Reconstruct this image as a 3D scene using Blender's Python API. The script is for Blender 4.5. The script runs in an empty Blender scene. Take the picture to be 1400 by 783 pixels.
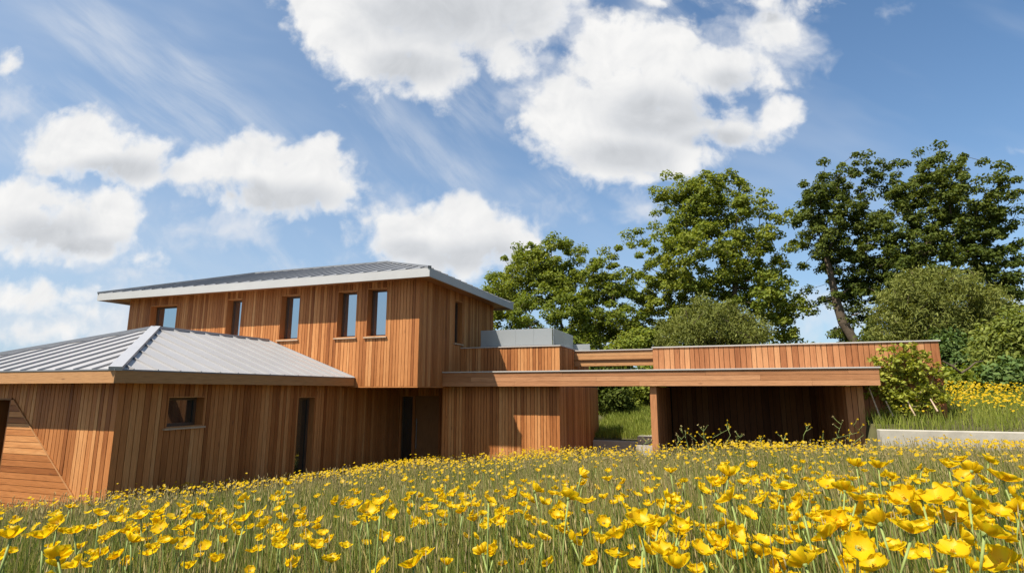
import bpy, bmesh, math, random
import numpy as np
from mathutils import Vector, Matrix
random.seed(7); RNG=np.random.default_rng(11)
S=bpy.context.scene
COL=S.collection
# ---------------------------------------------------------------- camera numbers (used to lay the place out in metres)
F=774.0; PITCH=math.radians(10.41); YAW=math.radians(19.34); EYE=np.array([0.0,0.0,2.5])
FW=np.array([-math.cos(PITCH)*math.sin(YAW),math.cos(PITCH)*math.cos(YAW),math.sin(PITCH)])
RT=np.array([math.cos(YAW),math.sin(YAW),0.0]); UP=np.cross(RT,FW)
def ray(u,v): return FW+RT*(u-700)/F+UP*(391.5-v)/F
def onY(u,v,Y):
    d=ray(u,v); return EYE+d*(Y/d[1])
def onX(u,v,X):
    d=ray(u,v); return EYE+d*(X/d[0])
FLOWERS="""1239,684,40 1260,683,30 1284,684,40 1252,702,28 1276,704,18 1248,729,50 1305,711,30 1328,703,28 1346,729,60 1303,757,40 1364,703,28 1394,698,25 1391,729,22 1372,773,45 1395,775,22 1173,749,40 1166,763,15 1157,780,30 1196,778,36 1101,772,35 1063,763,25 1069,778,28 1068,743,24 1132,735,32 1116,722,14 1097,723,18 1143,711,28 1166,718,24 1203,716,34 1180,698,24 1171,684,24 1193,683,22 1155,671,26 1132,666,30 1152,660,15 1096,690,32 1086,706,18 1115,704,14 1072,669,26 1055,685,14 1171,638,22 1201,640,20 1217,654,17 1297,639,22 1314,630,17 1351,631,19 1328,644,26 1316,653,24 1344,657,17 1371,657,34 1325,683,34 1341,670,18 1357,676,16 1382,676,20 1260,640,12 874,717,38 901,720,25 929,720,26 932,731,25 927,702,20 911,683,22 893,732,24 849,735,28 823,738,24 825,715,20 800,731,22 782,739,22 879,750,30 907,758,32 844,762,28 815,769,30 874,775,28 927,777,34 958,755,28 973,744,26 964,730,16 985,722,22 1004,732,28 1019,736,15 1007,764,26 1038,759,26 1021,704,25 999,683,30 1043,685,22 975,661,20 990,661,20 959,671,20 996,651,26 1017,662,15 1032,657,14 1030,638,16 991,637,10 917,646,16 886,674,14 852,679,12 832,657,14 853,660,11 796,663,13 794,650,16 777,681,24 755,676,14 731,671,18 722,683,14 800,688,24 766,695,13 773,707,17 802,702,17 742,738,20 705,676,16 704,746,18 717,770,12 715,702,10 972,776,10 482,689,18 521,688,24 501,700,26 496,710,14 516,699,14 562,676,14 537,695,9 561,693,10 591,695,17 612,690,14 622,673,16 634,684,14 585,684,12 644,692,13 668,685,22 690,700,16 680,715,22 649,712,18 660,704,14 570,714,14 608,707,9 383,708,16 418,719,15 436,713,15 381,743,20 430,748,22 453,768,24 395,773,18 581,759,24 565,775,32 660,757,22 677,752,22 689,772,16 611,772,15 636,734,12 524,738,12 501,743,10 373,683,13 410,703,9 391,663,10 354,703,12 516,781,18 79,762,34 59,736,30 36,735,12 15,736,30 4,762,20 179,741,24 176,729,22 161,762,22 170,773,14 200,739,14 211,752,16 111,766,14 253,746,22 308,739,14 220,723,20 197,721,14 193,708,24 252,722,22 259,730,15 299,723,18 335,711,22 312,714,10 269,709,18 252,702,15 301,702,18 335,683,16 324,695,10 220,703,18 158,712,18 135,704,20 102,729,22 79,716,20 130,722,20 77,704,13 341,780,14"""
CLOUDW=5.6; SKYT=(.58,.80,.92); EXPO=0.75
# ---------------------------------------------------------------- helpers
def link(o,parent=None):
    COL.objects.link(o)
    if parent is not None: o.parent=parent
    return o
def tag(o,label=None,cat=None,group=None,kind=None):
    if label: o['label']=label
    if cat: o['category']=cat
    if group: o['group']=group
    if kind: o['kind']=kind
    return o
def thing(name,label,cat,loc=(0,0,0),group=None):
    o=bpy.data.objects.new(name,None); o.empty_display_size=.2; o.location=loc
    link(o); return tag(o,label,cat,group)
class MB:
    def __init__(s): s.v=[]; s.f=[]
    def poly(s,pts):
        b=len(s.v); s.v+= [tuple(p) for p in pts]; s.f.append(tuple(range(b,b+len(pts))))
    def hexa(s,p):   # 8 points: bottom ring 0-3, top ring 4-7
        b=len(s.v); s.v+=[tuple(q) for q in p]
        for q in ((0,3,2,1),(4,5,6,7),(0,1,5,4),(1,2,6,5),(2,3,7,6),(3,0,4,7)): s.f.append(tuple(b+i for i in q))
    def box(s,x0,x1,y0,y1,z0,z1):
        s.hexa([(x0,y0,z0),(x1,y0,z0),(x1,y1,z0),(x0,y1,z0),(x0,y0,z1),(x1,y0,z1),(x1,y1,z1),(x0,y1,z1)])
    def lbox(s,fr,u0,u1,n0,n1,z0,z1,z0b=None,z1b=None):
        z0b=z0 if z0b is None else z0b; z1b=z1 if z1b is None else z1b
        P=fr
        s.hexa([P(u0,n0,z0),P(u1,n0,z0b),P(u1,n1,z0b),P(u0,n1,z0),P(u0,n0,z1),P(u1,n0,z1b),P(u1,n1,z1b),P(u0,n1,z1)])
    def bar(s,a,b,w,h,nrm):   # bar from a to b lying on a slope of normal nrm
        a=np.array(a,float); b=np.array(b,float); n=np.array(nrm,float); n/=np.linalg.norm(n)
        d=b-a; d/=np.linalg.norm(d); sd=np.cross(d,n)*w/2; hh=n*h; lo=-n*.01
        s.hexa([a-sd+lo,a+sd+lo,b+sd+lo,b-sd+lo,a-sd+hh,a+sd+hh,b+sd+hh,b-sd+hh])
    def tube(s,pts,rad,k=6,cap=True):
        pts=[np.array(p,float) for p in pts]; b0=len(s.v)
        for i,p in enumerate(pts):
            d=pts[min(i+1,len(pts)-1)]-pts[max(i-1,0)]; d/=(np.linalg.norm(d)+1e-9)
            a=np.cross(d,(0,0,1) if abs(d[2])<.9 else (1,0,0)); a/=np.linalg.norm(a); c=np.cross(d,a)
            r=rad[i] if hasattr(rad,'__len__') else rad
            for j in range(k):
                t=2*math.pi*j/k; s.v.append(tuple(p+(a*math.cos(t)+c*math.sin(t))*r))
        for i in range(len(pts)-1):
            for j in range(k):
                s.f.append((b0+i*k+j,b0+i*k+(j+1)%k,b0+(i+1)*k+(j+1)%k,b0+(i+1)*k+j))
        if cap: s.f.append(tuple(b0+(len(pts)-1)*k+j for j in range(k)))
    def build(s,name,mat,parent=None,recalc=True,smooth=False):
        me=bpy.data.meshes.new(name); me.from_pydata(s.v,[],s.f)
        if recalc:
            bm=bmesh.new(); bm.from_mesh(me); bmesh.ops.recalc_face_normals(bm,faces=bm.faces); bm.to_mesh(me); bm.free()
        if smooth: me.polygons.foreach_set('use_smooth',[True]*len(me.polygons))
        if mat: me.materials.append(mat)
        return link(bpy.data.objects.new(name,me),parent)
def np_mesh(name,V,Fc,mat,parent=None,smooth=False):
    """V (n,3); Fc list of int arrays (m,k) of constant k"""
    me=bpy.data.meshes.new(name); me.vertices.add(len(V)); me.vertices.foreach_set('co',np.ascontiguousarray(V,np.float32).ravel())
    loops=np.concatenate([f.ravel() for f in Fc]).astype(np.int32)
    tot=np.concatenate([np.full(len(f),f.shape[1]) for f in Fc]).astype(np.int32)
    st=np.concatenate([[0],np.cumsum(tot)[:-1]]).astype(np.int32)
    me.loops.add(len(loops)); me.loops.foreach_set('vertex_index',loops)
    me.polygons.add(len(tot)); me.polygons.foreach_set('loop_start',st); me.polygons.foreach_set('loop_total',tot)
    if smooth: me.polygons.foreach_set('use_smooth',np.ones(len(tot),bool))
    me.update(calc_edges=True); me.validate()
    if mat: me.materials.append(mat)
    return link(bpy.data.objects.new(name,me),parent)
def frontF(Y):  return lambda u,n,z: (u,Y-n,z)          # wall facing -Y ; u = x
def sideF(X):   return lambda u,n,z: (X+n,u,z)          # wall facing +X ; u = y
def leftF(X):   return lambda u,n,z: (X-n,u,z)          # wall facing -X
# ---------------------------------------------------------------- materials
def newmat(name):
    m=bpy.data.materials.new(name); m.use_nodes=True; nt=m.node_tree; nt.nodes.clear()
    out=nt.nodes.new('ShaderNodeOutputMaterial'); return m,nt,out
def N(nt,t,**k):
    n=nt.nodes.new(t)
    for a,b in k.items():
        if a.startswith('i_'):
            key=a[2:]; key=int(key) if key.isdigit() else key
            n.inputs[key].default_value=b
        else: setattr(n,a,b)
    return n
def L(nt,a,b): nt.links.new(a,b)
def math_(nt,op,a,b=None,c=None,clamp=False):
    n=nt.nodes.new('ShaderNodeMath'); n.operation=op; n.use_clamp=clamp
    for i,x in enumerate((a,b,c)):
        if x is None: continue
        if isinstance(x,(int,float)): n.inputs[i].default_value=x
        else: nt.links.new(x,n.inputs[i])
    return n.outputs[0]
def ramp(nt,fac,stops,interp='LINEAR'):
    n=nt.nodes.new('ShaderNodeValToRGB'); cr=n.color_ramp; cr.interpolation=interp
    while len(cr.elements)<len(stops): cr.elements.new(.5)
    for e,(p,c) in zip(cr.elements,stops):
        e.position=p; e.color=(*c,1)
    if fac is not None: nt.links.new(fac,n.inputs[0])
    return n.outputs[0]
def mixc(nt,fac,a,b,blend='MIX'):
    n=nt.nodes.new('ShaderNodeMix'); n.data_type='RGBA'; n.blend_type=blend
    for i,x in ((0,fac),(6,a),(7,b)):
        if isinstance(x,(int,float)): n.inputs[i].default_value=x
        elif isinstance(x,tuple): n.inputs[i].default_value=(*x,1)
        else: nt.links.new(x,n.inputs[i])
    return n.outputs[2]
def maprange(nt,v,a,b,c,d,smooth=False):
    n=nt.nodes.new('ShaderNodeMapRange'); n.interpolation_type='SMOOTHSTEP' if smooth else 'LINEAR'
    nt.links.new(v,n.inputs[0])
    for i,x in enumerate((a,b,c,d)): n.inputs[1+i].default_value=x
    return n.outputs[0]
def wood(name,grain,gain=1.0,rough=.55,stops=None):
    m,nt,out=newmat(name)
    geo=N(nt,'ShaderNodeNewGeometry'); tc=N(nt,'ShaderNodeTexCoord')
    rnd=geo.outputs['Random Per Island']
    mp=N(nt,'ShaderNodeMapping'); sc=[16.,16.,16.]; sc['xyz'.index(grain)]=.9; mp.inputs['Scale'].default_value=sc
    L(nt,tc.outputs['Object'],mp.inputs[0])
    off=N(nt,'ShaderNodeVectorMath',operation='ADD'); L(nt,mp.outputs[0],off.inputs[0])
    cmb=N(nt,'ShaderNodeCombineXYZ')
    for i,k in enumerate((37.,91.,53.)): L(nt,math_(nt,'MULTIPLY',rnd,k),cmb.inputs[i])
    L(nt,cmb.outputs[0],off.inputs[1])
    n1=N(nt,'ShaderNodeTexNoise',i_Scale=1.0,i_Detail=6.0,i_Roughness=.6); L(nt,off.outputs[0],n1.inputs['Vector'])
    n2=N(nt,'ShaderNodeTexNoise',i_Scale=5.0,i_Detail=3.0,i_Roughness=.5); L(nt,off.outputs[0],n2.inputs['Vector'])
    # weathering patches that run over several boards
    n3=N(nt,'ShaderNodeTexNoise',i_Scale=.55,i_Detail=4.0,i_Roughness=.6); L(nt,tc.outputs['Object'],n3.inputs['Vector'])
    t=math_(nt,'ADD',math_(nt,'MULTIPLY_ADD',rnd,.80,.10),math_(nt,'MULTIPLY',math_(nt,'SUBTRACT',n1.outputs[0],.5),.55))
    t=math_(nt,'ADD',t,math_(nt,'MULTIPLY',math_(nt,'SUBTRACT',n3.outputs[0],.5),.22),clamp=True)
    stops=stops or [(0,(.18,.053,.012)),(.12,(.28,.093,.024)),(.34,(.39,.144,.042)),(.60,(.475,.188,.060)),(.82,(.545,.237,.082)),(1,(.62,.31,.124))]
    c=ramp(nt,t,[(p,tuple(x*gain for x in q)) for p,q in stops])
    c=mixc(nt,1.0,c,ramp(nt,n2.outputs[0],[(.25,(.72,.68,.64)),(.55,(1,1,1)),(.8,(1.08,1.06,1.02))]),'MULTIPLY')
    # knots
    mk=N(nt,'ShaderNodeMapping'); ks=[5.,5.,5.]; ks['xyz'.index(grain)]=1.3; mk.inputs['Scale'].default_value=ks
    L(nt,tc.outputs['Object'],mk.inputs[0])
    vk=N(nt,'ShaderNodeTexVoronoi',i_Scale=1.0); L(nt,mk.outputs[0],vk.inputs['Vector'])
    kn=maprange(nt,vk.outputs['Distance'],.03,.10,.55,0.,True)
    c=mixc(nt,kn,c,(.10,.04,.02))
    b=N(nt,'ShaderNodeBsdfPrincipled',i_Roughness=rough); L(nt,c,b.inputs['Base Color']); b.inputs['Specular IOR Level'].default_value=.25
    bp=N(nt,'ShaderNodeBump',i_Strength=.25,i_Distance=.01); L(nt,n2.outputs[0],bp.inputs['Height']); L(nt,bp.outputs[0],b.inputs['Normal'])
    L(nt,b.outputs[0],out.inputs[0]); return m
def simple(name,col,rough=.6,metal=0.,spec=.4,var=.15,vscale=3.,bump=0.,detail=5.):
    m,nt,out=newmat(name); tc=N(nt,'ShaderNodeTexCoord')
    n=N(nt,'ShaderNodeTexNoise',i_Scale=vscale,i_Detail=detail,i_Roughness=.6); L(nt,tc.outputs['Object'],n.inputs['Vector'])
    c=ramp(nt,n.outputs[0],[(.25,tuple(x*(1-var) for x in col)),(.75,tuple(min(1,x*(1+var)) for x in col))])
    b=N(nt,'ShaderNodeBsdfPrincipled',i_Roughness=rough,i_Metallic=metal); L(nt,c,b.inputs['Base Color']); b.inputs['Specular IOR Level'].default_value=spec
    if bump:
        bp=N(nt,'ShaderNodeBump',i_Strength=bump,i_Distance=.02); L(nt,n.outputs[0],bp.inputs['Height']); L(nt,bp.outputs[0],b.inputs['Normal'])
    L(nt,b.outputs[0],out.inputs[0]); return m
def leafmat(name,stops,trans=.35,rough=.6,big=.25,spec=.12,tint=(1.3,1.25,.4),gain=1.55):
    stops=[(p,tuple(x*gain for x in q)) for p,q in stops]
    m,nt,out=newmat(name); geo=N(nt,'ShaderNodeNewGeometry'); tc=N(nt,'ShaderNodeTexCoord')
    n=N(nt,'ShaderNodeTexNoise',i_Scale=big,i_Detail=3.0); L(nt,tc.outputs['Object'],n.inputs['Vector'])
    t=math_(nt,'ADD',math_(nt,'MULTIPLY',geo.outputs['Random Per Island'],.6),math_(nt,'MULTIPLY',math_(nt,'SUBTRACT',n.outputs[0],.3),1.0),clamp=True)
    c=ramp(nt,t,stops)
    b=N(nt,'ShaderNodeBsdfPrincipled',i_Roughness=rough); L(nt,c,b.inputs['Base Color']); b.inputs['Specular IOR Level'].default_value=spec
    tr=N(nt,'ShaderNodeBsdfTranslucent'); L(nt,mixc(nt,1.0,c,tint,'MULTIPLY'),tr.inputs[0])
    mx=N(nt,'ShaderNodeMixShader',i_0=trans); L(nt,b.outputs[0],mx.inputs[1]); L(nt,tr.outputs[0],mx.inputs[2])
    L(nt,mx.outputs[0],out.inputs[0]); return m
M={}
M['wood']=wood('cedar_vertical','z')
M['wood_x']=wood('cedar_along_x','x',1.0,stops=[(0,(.27,.115,.047)),(.3,(.36,.16,.068)),(.65,(.42,.195,.088)),(1,(.50,.25,.12))])
M['wood_panel']=wood('cedar_panel_boards','x',1.0)
M['wood_red']=wood('cedar_carport','z',1.0,stops=[(0,(.20,.066,.022)),(.2,(.32,.122,.046)),(.5,(.41,.172,.070)),(.8,(.47,.212,.090)),(1,(.55,.28,.125))])
M['wood_y']=wood('cedar_along_y','y',1.05)
M['wood_trim']=wood('cedar_trim','z',.95)
M['fascia_x']=wood('fascia_x','x',1.05,stops=[(0,(.36,.17,.068)),(1,(.46,.25,.108))])
M['fascia_y']=wood('fascia_y','y',1.05,stops=[(0,(.34,.155,.058)),(1,(.43,.225,.09))])
M['sill']=wood('sill_timber','x',1.0,stops=[(0,(.42,.30,.20)),(1,(.52,.38,.26))])
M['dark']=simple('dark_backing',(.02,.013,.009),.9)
M['dimmed_wood']=wood('shade_dimmed_boards','z',.42)  # cedar tone lowered to put the dimness of the recesses into the colour
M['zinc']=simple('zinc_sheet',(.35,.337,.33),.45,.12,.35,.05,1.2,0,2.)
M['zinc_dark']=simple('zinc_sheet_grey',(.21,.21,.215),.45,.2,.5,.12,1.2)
M['zinc_cap']=simple('zinc_cap',(.36,.355,.36),.45,.1,.5,.06,2.)
M['metal_fascia']=simple('metal_fascia',(.43,.42,.405),.5,0,.5,.04,2.)
M['coping']=simple('coping_metal',(.46,.42,.38),.55,0,.2,.06,2.)
M['concrete']=simple('concrete',(.39,.355,.29),.85,0,.2,.18,4.,.3,8.)
M['frame']=simple('window_frame',(.10,.055,.03),.5,0,.4,.1)
M['soil']=simple('soil',(.075,.07,.03),.95,0,.1,.4,1.3,.5,8.)
M['paving']=simple('paving',(.10,.09,.08),.9,0,.2,.15,3.)
M['bark']=simple('bark',(.10,.075,.052),.9,0,.15,.35,6.,.6,8.)
M['barkpale']=simple('bark_pale',(.26,.20,.14),.9,0,.15,.3,6.,.6,8.)
def glassmat(name,refl,tint,base):
    m,nt,out=newmat(name); g=N(nt,'ShaderNodeBsdfGlossy',i_Roughness=.015); g.inputs[0].default_value=(*tint,1)
    d=N(nt,'ShaderNodeBsdfPrincipled',i_Roughness=.1); d.inputs['Base Color'].default_value=(*base,1)
    tc=N(nt,'ShaderNodeTexCoord'); n=N(nt,'ShaderNodeTexNoise',i_Scale=1.3,i_Detail=1.0); L(nt,tc.outputs['Object'],n.inputs['Vector'])
    bp=N(nt,'ShaderNodeBump',i_Strength=.03,i_Distance=.02); L(nt,n.outputs[0],bp.inputs['Height']); L(nt,bp.outputs[0],g.inputs['Normal'])
    mx=N(nt,'ShaderNodeMixShader',i_0=refl); L(nt,d.outputs[0],mx.inputs[1]); L(nt,g.outputs[0],mx.inputs[2]); L(nt,mx.outputs[0],out.inputs[0]); return m
M['pane']=glassmat('window_glass',.5,(.85,.95,1.0),(.02,.03,.04))
M['pane_dark']=glassmat('dark_window_glass',.16,(.8,.95,1.0),(.008,.012,.014))
def frosted():
    m,nt,out=newmat('frosted_glass')
    d=N(nt,'ShaderNodeBsdfPrincipled',i_Roughness=.25); d.inputs['Base Color'].default_value=(.43,.445,.45,1)
    t=N(nt,'ShaderNodeBsdfTranslucent'); t.inputs[0].default_value=(.52,.55,.55,1)
    tp=N(nt,'ShaderNodeBsdfTransparent'); tp.inputs[0].default_value=(.8,.9,.9,1)
    m1=N(nt,'ShaderNodeMixShader',i_0=.35); L(nt,d.outputs[0],m1.inputs[1]); L(nt,t.outputs[0],m1.inputs[2])
    m2=N(nt,'ShaderNodeMixShader',i_0=.12); L(nt,m1.outputs[0],m2.inputs[1]); L(nt,tp.outputs[0],m2.inputs[2])
    L(nt,m2.outputs[0],out.inputs[0]); return m
M['frost']=frosted()
M['leaf_mid']=leafmat('leaves_mid_green',[(0,(.060,.085,.012)),(.45,(.105,.130,.018)),(1,(.17,.175,.028))],.4)
M['leaf_light']=leafmat('leaves_fresh_green',[(0,(.065,.092,.013)),(.45,(.115,.140,.020)),(1,(.19,.19,.030))],.4)
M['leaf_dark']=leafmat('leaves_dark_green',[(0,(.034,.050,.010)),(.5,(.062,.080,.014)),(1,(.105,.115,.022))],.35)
M['leaf_willow']=leafmat('leaves_olive_green',[(0,(.075,.088,.020)),(.5,(.12,.13,.030)),(1,(.18,.18,.045))],.3)
M['leaf_lime']=leafmat('leaves_lime_green',[(0,(.075,.095,.018)),(.5,(.13,.15,.030)),(1,(.21,.215,.055))],.35)
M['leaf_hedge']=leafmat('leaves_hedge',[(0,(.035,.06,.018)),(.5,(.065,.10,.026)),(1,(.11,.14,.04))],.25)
M['vine']=leafmat('leaves_climber',[(0,(.10,.12,.02)),(.5,(.19,.20,.03)),(1,(.29,.27,.05))],.35)
def grassmat():
    m,nt,out=newmat('meadow_blades'); geo=N(nt,'ShaderNodeNewGeometry'); tc=N(nt,'ShaderNodeTexCoord')
    n=N(nt,'ShaderNodeTexNoise',i_Scale=.9,i_Detail=4.0); L(nt,tc.outputs['Object'],n.inputs['Vector'])
    at=N(nt,'ShaderNodeAttribute',attribute_name='dry')
    t=math_(nt,'ADD',geo.outputs['Random Per Island'],math_(nt,'MULTIPLY',math_(nt,'SUBTRACT',n.outputs[0],.5),.7))
    t=math_(nt,'ADD',t,math_(nt,'SUBTRACT',at.outputs['Fac'],.5),clamp=True)
    c=ramp(nt,t,[(0,(.085,.125,.014)),(.3,(.180,.215,.030)),(.52,(.285,.280,.060)),(.70,(.40,.335,.105)),(.86,(.49,.385,.150)),(1,(.40,.27,.12))])
    b=N(nt,'ShaderNodeBsdfPrincipled',i_Roughness=.55); L(nt,c,b.inputs['Base Color']); b.inputs['Specular IOR Level'].default_value=.25
    tr=N(nt,'ShaderNodeBsdfTranslucent'); L(nt,c,tr.inputs[0])
    mx=N(nt,'ShaderNodeMixShader',i_0=.45); L(nt,b.outputs[0],mx.inputs[1]); L(nt,tr.outputs[0],mx.inputs[2]); L(nt,mx.outputs[0],out.inputs[0]); return m
M['grass']=grassmat()
M['bankgrass']=leafmat('bank_blades',[(0,(.075,.10,.014)),(.5,(.145,.17,.028)),(1,(.25,.25,.06))],.35,.55,.8)
def petalmat(name,c0,c1,c2):
    m,nt,out=newmat(name); geo=N(nt,'ShaderNodeNewGeometry'); tc=N(nt,'ShaderNodeTexCoord'); oi=N(nt,'ShaderNodeObjectInfo')
    n=N(nt,'ShaderNodeTexNoise',i_Scale=30.,i_Detail=3.0); L(nt,tc.outputs['Object'],n.inputs['Vector'])
    t=math_(nt,'ADD',math_(nt,'MULTIPLY',geo.outputs['Random Per Island'],.4),math_(nt,'MULTIPLY',n.outputs[0],.35))
    t=math_(nt,'ADD',t,math_(nt,'MULTIPLY',oi.outputs['Random'],.3),clamp=True)
    c=ramp(nt,t,[(0,c0),(.5,c1),(1,c2)])
    b=N(nt,'ShaderNodeBsdfPrincipled',i_Roughness=.45); L(nt,c,b.inputs['Base Color']); b.inputs['Specular IOR Level'].default_value=.3
    tr=N(nt,'ShaderNodeBsdfTranslucent'); L(nt,c,tr.inputs[0])
    mx=N(nt,'ShaderNodeMixShader',i_0=.58); L(nt,b.outputs[0],mx.inputs[1]); L(nt,tr.outputs[0],mx.inputs[2]); L(nt,mx.outputs[0],out.inputs[0]); return m
M['petal']=petalmat('yellow_petals',(.84,.54,.004),(.88,.62,.008),(.90,.68,.016))
M['petal_far']=petalmat('yellow_petals_small',(.68,.42,.006),(.76,.50,.010),(.80,.57,.02))
M['stem']=simple('flower_stem',(.21,.26,.07),.6,0,.3,.25,20.)
M['seed']=simple('seed_head',(.29,.23,.10),.8,0,.1,.35,9.)
# ---------------------------------------------------------------- cladding
def clad(fr,u0,u1,zlo,zhi,openings=(),bw=(.072,.112),gap=.012,mb=None,thick=.022,rs=0):
    """vertical boards; zlo/zhi constants or functions of u; openings (ua,ub,za,zb)"""
    mb=mb or MB(); R=random.Random(rs)
    lo=zlo if callable(zlo) else (lambda u: zlo); hi=zhi if callable(zhi) else (lambda u: zhi)
    cuts=[u0]
    while cuts[-1]<u1-.17: cuts.append(cuts[-1]+R.uniform(*bw))
    cuts.append(u1)
    for a,b in zip(cuts[:-1],cuts[1:]):
        segs=sorted({a,b}|{x for o in openings for x in o[:2] if a<x<b})
        n0=R.uniform(-.003,.002)
        for s0,s1 in zip(segs[:-1],segs[1:]):
            e0=s0+(gap/2 if s0==a else 0); e1=s1-(gap/2 if s1==b else 0)
            m=(s0+s1)/2; sp=[[None,None]]   # None = outer limits
            for o in sorted(openings,key=lambda q:q[2]):
                if o[0]-1e-6<=m<=o[1]+1e-6: last=sp.pop(); sp+=[[last[0],o[2]],[o[3],last[1]]]
            for za,zb in sp:
                A0=lo(e0) if za is None else za; A1=lo(e1) if za is None else za
                B0=hi(e0) if zb is None else zb; B1=hi(e1) if zb is None else zb
                if B0-A0<.01 and B1-A1<.01: continue
                mb.lbox(fr,e0,e1,n0-thick,n0,A0,max(B0,A0+.001),A1,max(B1,A1+.001))
    return mb
def hclad(fr,u0,u1,z0,z1,rows,mb=None,lens=(2.4,4.2),gap=.006,rs=0,thick=.022):
    mb=mb or MB(); R=random.Random(rs); h=(z1-z0)/rows
    for r in range(rows):
        u=u0
        while u<u1-1e-6:
            w=R.uniform(*lens)*(R.uniform(.3,1) if u==u0 else 1); e=min(u1,u+w)
            if u1-e<.5: e=u1
            n0=R.uniform(-.002,.002)
            mb.lbox(fr,u+.0015,e-.0015,n0-thick,n0,z0+r*h+gap/2,z0+(r+1)*h-gap/2); u=e
    return mb
def core(fr,u0,u1,z0,z1,openings=(),n0=-.2,n1=-.028,mb=None):
    mb=mb or MB(); us=sorted({u0,u1}|{x for o in openings for x in o[:2]}); 
    for a,b in zip(us[:-1],us[1:]):
        m=(a+b)/2; sp=[(z0,z1)]
        for o in sorted(openings,key=lambda q:q[2]):
            if o[0]<=m<=o[1]: l=sp.pop(); sp+=[(l[0],o[2]),(o[3],l[1])]
        for za,zb in sp:
            if zb-za>.005: mb.lbox(fr,a,b,n0,n1,za,zb)
    return mb
def window(fr,o,depth,parent,pane='pane',sill=True,label=None,fw=.05,mull=None):
    ua,ub,za,zb=o; m=MB(); t=.018
    m.lbox(fr,ua,ua+t,-depth,.006,za,zb); m.lbox(fr,ub-t,ub,-depth,.006,za,zb)
    m.lbox(fr,ua+t,ub-t,-depth,.006,zb-t,zb); m.lbox(fr,ua+t,ub-t,-depth,.002,za,za+t)
    w=m.build('window',M['wood_trim'],parent)
    if label: w['label']=label
    s=MB(); a,b,c,d=ua+t,ub-t,za+t,zb-t; n0,n1=-depth,-depth+.05
    s.lbox(fr,a,a+fw,n0,n1,c,d); s.lbox(fr,b-fw,b,n0,n1,c,d); s.lbox(fr,a+fw,b-fw,n0,n1,d-fw,d); s.lbox(fr,a+fw,b-fw,n0,n1,c,c+fw)
    if mull: s.lbox(fr,mull-.03,mull+.03,n0+.002,n1+.002,c+fw,d-fw)
    s.build('frame',M['frame'],w)
    p=MB(); p.lbox(fr,a+fw-.005,b-fw+.005,n0+.005,n0+.02,c+fw-.005,d-fw+.005); p.build('pane',M[pane],w)
    if sill:
        q=MB(); q.lbox(fr,ua-.045,ub+.03,-depth+.05,.05,za-.035,za-.003); q.build('sill',M['sill'],w)
    return w
# ---------------------------------------------------------------- the house
house=thing('timber_house','two storey cedar clad house with grey standing seam hip roofs and deep eaves','house',(-9,13,0))
HP=Vector((-9,13,0))
def H(o):           # keep world coordinates: the parts are modelled in world space
    o.matrix_parent_inverse=Matrix.Translation(-HP); return o
class _P:           # parent wrapper
    pass
_hb=MB.build
def hb(mb,name,mat,**k):
    o=mb.build(name,mat,house,**k); H(o); return o
ZB=-.6; SOF=2.61
XU,YU=-7.11,13.0; XL=-17.66; YB=18.3; ZT=5.41
# upper storey
FRu=frontF(YU); 
wins=[(-16.72,-15.58,3.95,5.14),(-13.60,-13.02,3.92,5.19),(-11.61,-10.93,3.91,5.2),(-9.67,-9.03,3.91,5.2),(-8.72,-8.09,3.91,5.22)]
o=hb(clad(FRu,XL,XU,SOF,ZT,wins,rs=1),'timber_wall',M['wood']); o['label']='upper storey wall of vertical cedar boards in sun'
hb(core(FRu,XL+.03,XU-.03,SOF,ZT,wins),'wall_core',M['dark'])
for w in wins: H(window(FRu,w,.26,house))
SRu=sideF(XU); wr=[(15.13,15.68,3.87,5.16)]
hb(clad(SRu,YU+.004,YB,SOF,ZT,wr,rs=2),'timber_wall',M['wood'])
hb(core(SRu,YU+.2,YB,SOF,ZT,wr),'wall_core',M['dark'])
H(window(SRu,wr[0],.2,house,'pane_dark',label='narrow window on the shaded side wall'))
hb(clad(leftF(XL),YU+.03,YB,ZB,ZT,rs=3),'timber_wall',M['wood'])
hb(clad(lambda u,n,z:(u,YB+n,z),XL,XU,ZB,ZT,rs=4),'timber_wall',M['wood'])
b=MB(); b.box(-9.40,XU,YU+.003,16.1,SOF-.03,SOF-.004); hb(b,'soffit',M['wood_y'])      # underside of the jetty
b=MB(); b.box(XL+.25,XU-.25,YU+.25,YB-.2,2.62,2.75); hb(b,'floor_slab',M['dark'])
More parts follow.
